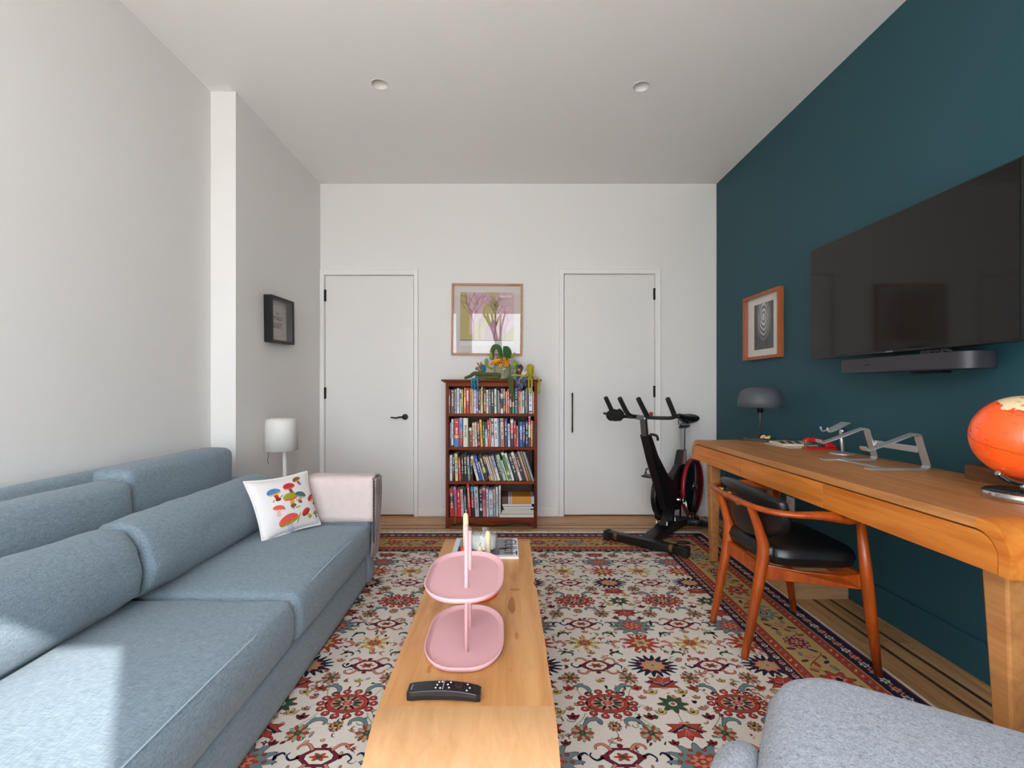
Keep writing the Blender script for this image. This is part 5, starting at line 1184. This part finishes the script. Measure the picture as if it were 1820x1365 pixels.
S4 = [(170,236,690,-15,'red and black','#b93a3c',[(.5,.75,'#141416')]),(245,286,660,-25,'pink and red','#c86fc0',[(0,.25,'#d94a34')]),(290,338,700,-20,'scarlet','#d9202c',[]),(340,385,690,-20,'pale pink','#e3b8b0',[]),(388,420,690,-10,'charcoal','#2c3038',[(.2,.7,'#8a9098')]),(423,444,700,0,'navy','#34507c',[]),(450,492,615,-30,'tall red','#d92c34',[]),(497,545,660,-20,'black and red','#1c2026',[(.85,1,'#2a8ac0'),(.3,.65,'#b02a30')]),(550,616,660,-24,'thick grey','#b8b8c4',[]),(622,664,690,-10,'black and white','#1f1f22',[(.22,.32,'#e8e8e8'),(.85,1,'#8a8078')]),(668,717,670,-12,'rose pink','#d98a9c',[(.6,.9,'#c02468')]),(722,759,690,-10,'silver','#cfd2d4',[]),(762,825,700,-8,'pale blue','#c9d6e0',[(.9,1,'#8ab0cc'),(0,.08,'#8ab0cc')]),(828,866,690,-8,'dusty rose','#c9a4a6',[(0,.5,'#a8a8b0')]),(870,904,660,-8,'white','#d6d8dc',[]),(907,940,640,0,'tall white','#cfd0d6',[])]
shelf_books(S1, 9.58, 780, 670, 612, SH[0], 'top shelf', 3.792, 'books on the top shelf')
shelf_books(S2, 9.58, 780, 670, 1195, SH[1], 'second shelf', 3.792, 'books on the second shelf')
shelf_books(S3, 8.53, 780, 790, 557, SH[2], 'third shelf', 3.792, 'books on the third shelf')
shelf_books(S4, 8.53, 780, 790, 1108, SH[3], 'bottom shelf', 3.792, 'books on the bottom shelf')
# flat stack at the right of the bottom shelf
FL = [(918,1466,.0265,'#b5aa96','beige folder at the bottom of the flat stack',-.012),(948,1462,.0135,'#a8a078','olive magazine second from the bottom of the flat stack',0),(960,1455,.016,'#7f8c98','blue grey magazine third from the bottom of the flat stack',.0),(992,1390,.010,'#dcdcdc','white pad in the middle of the flat stack',.004),(975,1440,.018,'#4a3a34','dark book above the white pad in the flat stack',.002),(960,1412,.020,'#8a7a80','grey book second from the top of the flat stack',.004)]
z_ = SH[3]
for x0, x1, th_, c_, lb, dy in FL:
    Y = 3.79; X0, X1 = (780+x0/8.53-900)*Y/F, (780+x1/8.53-900)*Y/F; X1 = min(X1, bx1-.026)
    t = thing('flat_book', lb, 'book', (X0, Y, z_), 0, 'books lying flat on the bottom shelf')
    MB().box((X0, Y+dy, z_), (X1, Y+.2, z_+.0015)).box((X0, Y+dy, z_+th_-.0018), (X1, Y+.2, z_+th_-.0003)).box((X0, Y+dy, z_), (X0+.0015, Y+.2, z_+th_-.0003)).build('cover', mat(c_, .6), t)
    MB().box((X0+.0016, Y+dy+.001, z_+.0016), (X1-.002, Y+.198, z_+th_-.0019)).build('pages', mat('#d6d2ca', .8), t)
    z_ += th_
X0, X1, Y = (780+958/8.53-900)*3.79/F, (780+1448/8.53-900)*3.79/F, 3.795
t = thing('flat_book', 'thick brown and orange book on top of the flat stack', 'book', (X0, Y, z_), 0, 'books lying flat on the bottom shelf')
mats = [mat('#5c3a26', .5), mat('#c9862c', .5), mat('#b9b4c0', .5), mat('#7a6a9a', .5)]
mb = MB(); xs = [0, .19, .25, .27, .31, .90, 1]; ids = [0, 2, 3, 2, 1, 2]
for k in range(6): mb.box((X0+(X1-X0)*xs[k], Y, z_), (X0+(X1-X0)*xs[k+1], Y+.19, z_+.0585), ids[k])
mb.build('cover', mats, t); 
tag(MB().box((-.4115, 3.7625, .040), (-.4085, 3.764, .215)).build('ribbon_bookmark', mat('#c9963c', .5)), 'gold ribbon bookmark hanging in front of the bottom shelf', 'bookmark')

# ------------------------------------------------------------------ crocheted creatures on the bookcase
ZT = 1.1915
def T(cx, cy, Y): return at(830+cx/8.807, 605+cy/8.807, Y)
def tp(mb, pts, Y, rs, n=8, m=None, k=5):
    stube(mb, [T(p[0], p[1], p[2] if len(p) > 2 else Y) for p in pts], rs, n, k, m)
def yarn(c_): return mat(c_, .95, bump=.8, bs=260, var=.15, vs=200, sheen=.2)
YM = 3.90
g = thing('green_crochet_monster', 'green crocheted one-eyed plush with orange flowers on the bookcase', 'soft toy', tuple(T(550, 560, YM))); g.location.z = ZT; WM[g.name] = Matrix.Translation(g.location)
c_ = T(552, 470, YM); MB().lathe([(.0001,.0),(.058,.0),(.067,.008),(.070,.03),(.071,.08),(.068,.115),(.062,.13),(.0001,.135)], (c_.x, YM, ZT), 28, sc=(1,.8)).build('body', mat('#8a8a70', .95, bump=.9, bs=200, var=.65, vs=170), g)
MB().lathe([(.064,.120),(.062,.14),(.056,.165),(.042,.185),(.022,.196),(.0001,.199)], (c_.x-.004, YM, ZT), 24, sc=(1,.8)).build('head', yarn('#56662a'), g)
mb = MB(); tp(mb, [(400,300),(395,180),(430,105),(490,110),(520,180),(530,270)], YM+.01, [.014,.019,.022,.022,.020,.016]); mb.build('horn', yarn('#3f5a24'), g)
mb = MB(); tp(mb, [(450,100,YM-.012),(500,120,YM-.02),(525,190,YM-.02),(545,280,YM-.015)], YM, [.012,.017,.017,.012]); mb.build('horn_frill', yarn('#1f5a1c'), g)
mb = MB(); tp(mb, [(660,280),(665,200),(640,140),(600,110)], YM+.012, [.015,.019,.02,.018]); mb.build('horn', yarn('#3f5a24'), g)
mb = MB(); tp(mb, [(600,95,YM-.012),(590,150,YM-.015),(600,210,YM-.018),(650,280,YM-.015)], YM, [.017,.014,.016,.012]); mb.build('horn_frill', yarn('#1f5a1c'), g)
for k, (cx, cy_, s_) in enumerate(((475,345,1),(528,318,.8),(585,290,.85),(578,350,1.05),(522,390,1),(625,330,.8),(640,355,.9),(622,388,1),(430,345,.8),(650,310,.7))):
    p = T(cx, cy_, YM-.068); mb = MB().lathe([(.0045,-.002),(.009,-.007),(.0135*s_,-.004),(.0145*s_,.001),(.009,.006),(.004,.0)], p, 14, axis='Y'); mb.add([p+Vector((.0055*cos(t_), -.003, .0055*sin(t_))) for t_ in [q*.785 for q in range(8)]], [tuple(range(8))[::-1]], 1)
    mb.build('flower', [yarn('#f5a80e' if k % 3 else '#f08a0e'), mat('#3a1c08', .9)], g)
mb = MB(); tp(mb, [(375,365,YM-.03),(410,340,YM-.05),(450,315,YM-.060),(520,305,YM-.062)], YM, [.012,.014,.014,.012]); mb.build('flower_band', yarn('#e8901a'), g)
mb = MB(); p = T(585, 462, YM-.064); mb.lathe([(.0145,.004),(.016,-.001),(.0145,-.006),(.012,-.007)], p, 18, axis='Y', m=0); mb.ball((p.x, p.y+.002, p.z), .0125, 14, 1); mb.ball((p.x, p.y-.008, p.z-.001), .006, 10, 2); mb.build('eye', [yarn('#8ea02c'), mat('#e0dcd8', .3), mat('#101010', .2)], g)
for P_, r0 in (([(400,440),(350,425),(310,390),(305,310),(318,285)], [.010,.010,.014,.016,.006]), ([(385,290),(378,240),(375,180)], [.017,.015,.007]), ([(690,250),(725,235),(745,190)], [.011,.010,.006]), ([(690,420),(740,405),(755,350),(720,330)], [.012,.013,.016,.014]), ([(745,520),(770,430),(800,360),(770,350)], [.010,.010,.010,.008])):
    mb = MB(); tp(mb, P_, YM, r0); mb.build('arm', yarn('#8b9a3a'), g)
mb = MB(); pts = [(530,545),(430,545),(300,540),(190,525),(110,520),(50,560),(-40,590)]; rl = [.018,.021,.021,.019,.016,.014,.010]
stube(mb, [Vector((T(a, 0, 3.84).x, 3.84+.008*sin(a), max(ZT+rr_+.001, T(a, b, 3.84).z))) for (a, b), rr_ in zip(pts, rl)], rl, 12); mb.build('leg', yarn('#4a5420'), g)
mb = MB(); mb2 = [Vector((T(500,0,YM-.05).x, 3.85, ZT+.014)), Vector((T(400,0,YM).x, 3.80, ZT+.012)), Vector((T(250,0,YM).x, 3.79, ZT+.016)), Vector((T(150,0,YM).x, 3.80, ZT+.012))]
stube(mb, mb2, [.014,.014,.013,.010], 10); mb.build('leg', yarn('#566026'), g)
for xx, zb, w2 in ((665, 800, .011), (705, 960, .012)):
    mb = MB(); x_ = T(xx, 0, 3.735).x; stube(mb, [(x_, 3.86, ZT+.013), (x_, 3.78, ZT+.014), (x_+.001, 3.733, ZT+.004), (x_+.002, 3.727, ZT-.04), (x_+.003, 3.728, T(0, zb, 3.727).z)], [w2,w2,w2,w2,w2*.8], 10); mb.build('leg', yarn('#4a5420'), g)
# teal bird
g = thing('teal_crochet_bird', 'teal crocheted bird with orange beak and dangling legs on the bookcase', 'soft toy', (T(215,0,3.86).x, 3.88, ZT))
p = T(235, 440, 3.88); MB().ball((p.x, 3.88, p.z-.004), .037, 16, sc=(.92,.8,1.1)).build('body', yarn('#17708c'), g)
MB().ball((T(150,0,3.86).x, 3.875, T(0,440,3.875).z), .013, 10).ball((T(230,0,3.9).x, 3.89, ZT+.034), .02, 10, sc=(1.4,1,.8)).build('wing', yarn('#1d8aa8'), g)
mb = MB(); tp(mb, [(150,410),(185,435),(205,470),(240,455)], 3.85, [.006,.008,.009,.004]); tp(mb, [(200,400),(215,380),(240,375)], 3.855, [.008,.010,.004]); mb.build('beak', yarn('#d87818'), g)
mb = MB(); tp(mb, [(160,350),(185,385)], 3.87, [.004,.006], k=2); tp(mb, [(218,335),(220,370)], 3.87, [.004,.006], k=2); mb.build('crest', yarn('#3a5a5c'), g)
MB().tube([(T(75,0,3.735).x, 3.745, ZT+.004), (T(185,0,3.735).x, 3.745, ZT+.004)], .006, 8).tube([(T(130,0,3.74).x,3.86,ZT+.03),(T(130,0,3.74).x, 3.745, ZT+.006)], .007, 8).build('hip', yarn('#0e88ac'), g)
for cx, zb in ((75,760),(113,790),(163,760)):
    mb = MB(); x_ = T(cx, 0, 3.735).x; stube(mb, [(x_, 3.742, ZT+.004), (x_-.002, 3.733, ZT-.03), (x_+.004, 3.732, (ZT+T(0,zb,3.73).z)/2), (x_, 3.733, T(0,zb,3.73).z)], [.007,.006,.0065,.006], 8); mb.build('leg', yarn('#0e88ac'), g)
# patchwork owl with a beaded skirt
g = thing('patchwork_crochet_owl', 'dark patchwork crocheted toy with a blue and red beaded skirt', 'soft toy', (T(830,0,3.86).x, 3.88, ZT))
p = T(825, 450, 3.88); MB().ball((p.x, 3.885, ZT+.064), .038, 18, sc=(.86,.7,1.68)).build('body', yarn('#3c4a38'), g)
for cx, cy_, c2, s_ in ((785,410,'#1a6a80',1.2),(865,415,'#b01c2c',1.0),(780,470,'#1f7a74',1.0),(830,515,'#b8142c',1.1),(815,460,'#d8705a',1.2),(845,390,'#283060',.9)):
    p = T(cx, cy_, 3.853); MB().ball(p, .0095*s_, 10, sc=(1,.6,1.1)).build('patch', yarn(c2), g)
mb = MB(); cols = [yarn('#1d8a8c'), yarn('#a81a4a'), yarn('#26307a'), yarn('#1a6a9a')]; rd = random.Random(4)
for i in range(9):
    for j in range(13):
        if j > 8 + 3.5*sin((i-2)*.9+.4): continue
        p = T(772+i*19, 580+j*19.5, 3.733); mb.ball((p.x+rd.uniform(-.001,.001), 3.733+rd.uniform(-.004,.004), p.z), .0068, 8, (i*3+j*2+(j*i) % 3) % 4)
o = mb.build('beaded_skirt', cols, g); 
MB().box((T(765,0,3.735).x, 3.738, ZT+.001), (T(935,0,3.735).x, 3.86, ZT+.006)).build('skirt_band', yarn('#26307a'), g)
# small white shell
p = T(895, 505, 3.87); mb = MB(); tp(mb, [(872,600),(870,525),(885,480),(893,450)], 3.87, [.012,.014,.010,.003]); tp(mb, [(908,600),(905,528),(930,500),(940,480)], 3.87, [.010,.012,.010,.004]); mb.ball((p.x, 3.87, ZT+.013), .013, 10)
o = mb.build('white_crochet_shell', yarn('#d6d0c2')); tag(o, 'small white crocheted shell between the owl and the yellow octopus', 'soft toy')
# yellow octopus
g = thing('yellow_crochet_octopus', 'mustard yellow crocheted octopus hanging off the bookcase corner', 'soft toy', (T(993,0,3.86).x, 3.86, ZT)); yy_ = yarn('#a89a14')
p = T(992, 430, 3.86); MB().lathe([(.0001,.127),(.015,.125),(.026,.115),(.0305,.096),(.029,.072),(.025,.052),(.020,.030),(.022,.004),(.0001,.0)], (p.x, 3.86, ZT), 18).build('head', yy_, g)
for cx, cy_ in ((1003,470),(998,515)):
    q = T(cx, cy_, 3.832); mb = MB().ball(q, .0055, 10, 0).ball((q.x, q.y-.0045, q.z), .0028, 8, 1); mb.build('eye', [mat('#cfc070', .6), M_BLACK], g)
for pts in ([(930,555),(840,548),(750,540),(705,550)], [(930,560),(860,575),(820,620),(815,680)], [(970,570),(968,640),(968,740),(972,825)], [(1000,570),(1015,640),(1012,740),(1022,820)], [(1050,560),(1100,590),(1125,620),(1128,720),(1130,840)]):
    mb = MB(); P_ = [Vector((p.x, 3.845, ZT+.012))]
    for k, (a, b) in enumerate(pts):
        q = T(a, b, 3.733); over = b < 570
        P_.append(Vector((q.x, (3.79 if over else 3.732), max(q.z, ZT+.008) if over or (k == 0) else q.z)) if not (k == 0 and not over) else Vector((q.x, 3.738, ZT+.008)))
    stube(mb, P_, [.009,.008,.0075,.007,.0065,.0055], 8); mb.build('tentacle', yy_, g)

# ------------------------------------------------------------------ exercise bike
bk = thing('exercise_bike', 'black exercise bike with red ringed flywheel beside the right door', 'exercise bike', (1.2, 3.57, 0), atan2(-.77, -.64))
MBK = mat('#0d0d0f', .4); MBK2 = mat('#17181b', .3); MRUB = mat('#141414', .8)
def L(mb, name, m_, **kw): return mb.build(name, m_, bk, world=False, **kw)
# the floor bars rest on the rug in front and on the boards behind
L(MB().box((.34,-.30,.022),(.40,.29,.075)), 'front_stabiliser', MBK, bevel=.004)
for s_ in (-1, 1): L(MB().box((.335,s_*.285-.018,.011),(.405,s_*.285+.018,.079)), 'end_cap', MRUB, bevel=.005)
for s_ in (-1, 1): L(MB().lathe([(.008,-.012),(.024,-.012),(.027,-.006),(.027,.006),(.024,.012),(.008,.012)], (.405, s_*.20, .060), 20, axis='Y'), 'transport_wheel', mat('#5a3c1c', .35), label='amber transport wheel'); L(MB().cyl((.405,s_*.20-.014,.060),(.405,s_*.20+.014,.060),.008), 'wheel_hub', M_CHROME)
L(MB().box((-.44,-.24,.012),(-.385,.24,.055)), 'rear_stabiliser', MBK, bevel=.004)
for s_ in (-1, 1):
    L(MB().cyl((-.41,s_*.215,0),(-.41,s_*.215,.014),.022), 'levelling_foot', MRUB)
L(MB().prism([(.345,.030),(.345,.070),(.10,.085),(-.05,.105),(-.40,.055),(-.40,.020)], -.05, .05, 'Y'), 'base_spine', MBK, bevel=.006)
L(MB().prism([(.05,.085),(-.12,.095),(-.17,.26),(-.09,.28)], -.026, .026, 'Y'), 'support_post', MBK2, bevel=.005)
for x_, y_ in ((.06,-.04),(.06,.04),(-.10,-.04),(-.10,.04)): L(MB().cyl((x_,y_,.085),(x_,y_,.135),.006,n=8).cyl((x_,y_,.10),(x_,y_,.112),.011,n=6), 'bolt', M_CHROME)
L(MB().prism([(.325,.80),(.385,.80),(.275,.60),(.13,.38),(.02,.20),(-.20,.17),(-.22,.36),(.0,.46),(.20,.64)], -.032, .032, 'Y'), 'front_frame_tube', MBK, bevel=.008)
L(MB().prism([(-.02,.30),(-.12,.44),(-.26,.51),(-.32,.62),(-.40,.62),(-.40,.44),(-.30,.28),(-.24,.16),(-.06,.18)], -.030, .030, 'Y'), 'rear_frame_tube', MBK, bevel=.008)
L(MB().prism([(-.325,.615),(-.395,.615),(-.375,.50),(-.29,.515)], .0285, .0305, 'Y'), 'frame_decal', mat('#c9c7c3', .5))
L(MB().prism([(-.315,.615),(-.326,.615),(-.29,.515),(-.262,.50)], .0285, .0308, 'Y'), 'frame_stripe', mat('#8a1420', .5))
L(MB().prism([(.30,.715),(.33,.76),(.13,.50),(.10,.46)], .0305, .0325, 'Y'), 'front_stripe', mat('#7a1420', .5))
L(MB().prism([(.345,.79),(.385,.79),(.415,.92),(.375,.93)], -.019, .019, 'Y'), 'handlebar_post', M_STEEL, bevel=.003)
mb = MB(); stube(mb, [(.34,.026,.80),(.31,.06,.79),(.32,.075,.76)], .009, 8); L(mb, 'post_lever', MBK)
# belt guard and flywheel
a = [(-.06+.155*cos(t_), .30+.165*sin(t_)) for t_ in [pi*(-.5+k/14) for k in range(15)]] + [(-.43+.10*cos(t_), .31+.10*sin(t_)) for t_ in [pi*(.5+k/10) for k in range(11)]]
L(MB().prism(a, -.075, -.035, 'Y', smooth=False), 'belt_guard', MBK, bevel=.008)
L(MB().lathe([(.0001,-.010),(.205,-.010),(.208,0),(.205,.010),(.0001,.010)], (-.435,.062,.315), 64, axis='Y'), 'flywheel', mat('#1a2c30', .12, metal=.6))
L(MB().lathe([(.213,-.016),(.232,-.016),(.234,0),(.232,.016),(.213,.016),(.213,-.016)], (-.435,.062,.315), 64, axis='Y'), 'flywheel_ring', mat('#8c0f1e', .35), label='dark red ring round the flywheel')
L(MB().cyl((-.435,-.04,.315),(-.435,.10,.315),.016).cyl((-.435,.072,.315),(-.435,.082,.315),.036,n=20), 'flywheel_hub', M_CHROME)
L(MB().tube([(-.435,.088,.315),(-.41,.088,.05)],.008,8).tube([(-.435,-.03,.315),(-.41,-.03,.05)],.008,8).tube([(-.435,.088,.315),(-.20,.03,.30)],.010,8), 'flywheel_fork', MBK)
# cranks, pedals
bbz = .250; bbx = -.18
L(MB().cyl((bbx,-.095,bbz),(bbx,.095,bbz),.014).cyl((bbx,.075,bbz),(bbx,.085,bbz),.028), 'bottom_bracket', M_CHROME)
for s_, ex, ez, of in ((1, -.235, .085, 0), (-1, -.105, .420, .03)):
    L(MB().tube([(bbx,s_*(.092+of),bbz),(ex,s_*(.096+of),ez)],[.013,.010],10,flat=.7), 'crank', M_STEEL)
    mb = MB().box((ex-.045,s_*(.105+of),ez-.010),(ex+.045,s_*(.105+of)+s_*.012,ez+.010)).box((ex-.045,s_*(.165+of),ez-.010),(ex+.045,s_*(.165+of)+s_*.012,ez+.010)).box((ex-.045,s_*(.11+of),ez-.008),(ex-.033,s_*(.17+of),ez+.008)).box((ex+.033,s_*(.11+of),ez-.008),(ex+.045,s_*(.17+of),ez+.008)).cyl((ex,s_*(.096+of),ez),(ex,s_*(.175+of),ez),.008)
    L(mb, 'pedal', M_STEEL, bevel=.002)
    mb = MB(); stube(mb, [(ex+.045,s_*(.112+of),ez),(ex+.085,s_*(.12+of),ez+.012),(ex+.10,s_*(.14+of),ez+.02),(ex+.085,s_*(.165+of),ez+.012),(ex+.045,s_*(.17+of),ez)], .0035, 6); stube(mb, [(ex-.02,s_*(.112+of),ez+.008),(ex+.0,s_*(.12+of),ez+.05),(ex+.01,s_*(.14+of),ez+.062),(ex+.0,s_*(.165+of),ez+.05),(ex-.02,s_*(.17+of),ez+.008)], .004, 6); stube(mb, [(ex+.09,s_*(.14+of),ez+.02),(ex+.05,s_*(.14+of),ez+.055),(ex+.01,s_*(.14+of),ez+.062)], .0035, 6)
    L(mb, 'toe_cage', MBK)
# saddle
L(MB().box((-.40,-.016,.60),(-.365,.016,.80)), 'saddle_post', mat('#a8a8a8', .35, metal=.8), bevel=.002)
for k in range(4): L(MB().cyl((-.382,.0155,.665+.028*k),(-.382,.0175,.665+.028*k),.005,n=10), 'post_hole', M_BLACK)
L(MB().tube([(-.415,.0,.60),(-.42,.0,.80)],.010,8), 'saddle_rod', MBK)
L(MB().box((-.52,-.013,.795),(-.33,.013,.812)).cyl((-.40,-.03,.806),(-.40,.03,.806),.012), 'saddle_slider', MBK, bevel=.002)
mb = MB()
for s_ in (-1, 1): stube(mb, [(-.32,s_*.012,.86),(-.36,s_*.022,.83),(-.44,s_*.024,.83),(-.50,s_*.035,.86)], .0035, 6)
L(mb, 'saddle_rails', M_STEEL)
mb = MB(); vs = []; fs = []; sec = 14; st_ = [(-.26,.018,.895,.016),(-.29,.028,.900,.026),(-.36,.034,.888,.030),(-.42,.050,.875,.036),(-.48,.080,.868,.044),(-.54,.092,.870,.048),(-.575,.078,.870,.038),(-.590,.045,.870,.018)]
for x_, hw, z__, hh in st_:
    for k in range(sec): t_ = 2*pi*k/sec; vs.append((x_, hw*cos(t_), z__+hh*sin(t_)*(.8 if sin(t_) > 0 else 1)))
for i in range(len(st_)-1):
    for k in range(sec): j = (k+1) % sec; fs.append((i*sec+k, i*sec+j, (i+1)*sec+j, (i+1)*sec+k))
fs += [tuple(range(sec))[::-1], tuple((len(st_)-1)*sec+k for k in range(sec))]
L(mb.add(vs, fs, smooth=True), 'saddle', mat('#0f0f10', .5), sub=1)
# handlebars
L(MB().box((.36,-.035,.905),(.44,.035,.935)), 'handlebar_clamp', M_STEEL, bevel=.006)
mb = MB(); stube(mb, [(.40,-.22,.945),(.385,-.20,.925),(.39,-.10,.92),(.40,0,.922),(.39,.10,.92),(.385,.20,.925),(.40,.22,.945)], .0125, 12)
for s_ in (-1, 1): stube(mb, [(.41,s_*.02,.925),(.45,s_*.05,.93),(.49,s_*.065,.945)], .0125, 12)
L(mb, 'handlebar', MBK2)
for s_ in (-1, 1):
    mb = MB(); stube(mb, [(.395,s_*.22,.932),(.43,s_*.222,.965),(.52,s_*.22,1.055)], [.016,.0165,.0155], 12); L(mb, 'grip', MRUB)
    mb = MB(); stube(mb, [(.48,s_*.065,.938),(.52,s_*.067,.965),(.62,s_*.065,1.055)], [.016,.0165,.0155], 12); L(mb, 'grip', MRUB)
L(MB().cyl((.33,.03,.93),(.33,.03,.955),.010,.014,n=12), 'brake_knob', mat('#b01c1c', .4), label='red brake knob')
# cap hanging on the bar
cp = thing('black_cap', 'black cloth cap hanging on the left handlebar grip', 'cap', tuple(at(1091, 753, 3.36)))
q = at(1094, 738, 3.37); mb = MB(); mb.soft(q, (.062,.045,.040), .036, 14, wr=.008, ws=30); mb.build('crown', mat('#101011', .9, bump=.3), cp)
q2 = at(1081, 737, 3.33); mb = MB(); mb.soft(q2, (.030,.045,.008), .007, 10, rot=Matrix.Rotation(R(20), 3, 'Y')); mb.build('brim', mat('#0e0e0f', .9), cp)

# ------------------------------------------------------------------ under the desk
cr_ = thing('pine_crate', 'low pale pine crate on the floor under the desk', 'crate', (1.68, 2.8, 0))
cx0, cx1, cy0, cy1, cz = 1.53, XR-.018, 2.51, 3.06, .165
for (a, b) in (((cx0,cy0,0),(cx1,cy0+.014,cz)), ((cx0,cy1-.014,0),(cx1,cy1,cz)), ((cx0,cy0+.014,0),(cx0+.014,cy1-.014,cz)), ((cx1-.014,cy0+.014,0),(cx1,cy1-.014,cz))):
    MB().box(a, b).build('side_board', M_PINE, cr_, bevel=.0015)
MB().box((cx0+.014,cy0+.014,.004),(cx1-.014,cy1-.014,.012)).build('bottom_board', M_PINE, cr_)
ol = thing('wall_outlet', 'white power outlet plate on the teal wall under the desk', 'outlet', (XR, 3.05, .31))
MB().box((XR-.008, 3.005, .305), (XR, 3.085, .42)).build('cover_plate', M_WHITE, ol, bevel=.002)
for z_ in (.338, .388): MB().box((XR-.0095, 3.03, z_-.012), (XR-.0075, 3.06, z_+.012)).build('socket', mat('#c9c7c4', .5), ol)
ps = thing('power_strip', 'black power strip on the floor behind the chair', 'power strip', (1.72, 3.42, 0))
MB().box((1.69, 3.28, 0), (1.75, 3.58, .04)).build('housing', M_BLACK, ps, bevel=.004)
for k in range(4): MB().box((1.70, 3.30+.07*k, .04), (1.74, 3.345+.07*k, .07+.012*(k % 2))).build('plug', mat('#1c1c1e', .6), ps, bevel=.003)
mb = MB(); stube(mb, [(1.72,3.30,.07),(1.66,3.25,.09),(1.62,3.32,.02),(1.68,3.42,.008),(1.60,3.50,.008),(1.66,3.62,.02),(1.74,3.58,.06)], .004, 6); stube(mb, [(1.72,3.45,.08),(1.64,3.48,.10),(1.60,3.40,.02),(1.66,3.34,.008),(1.64,3.22,.008)], .004, 6); mb.build('cable', M_BLACK, ps)
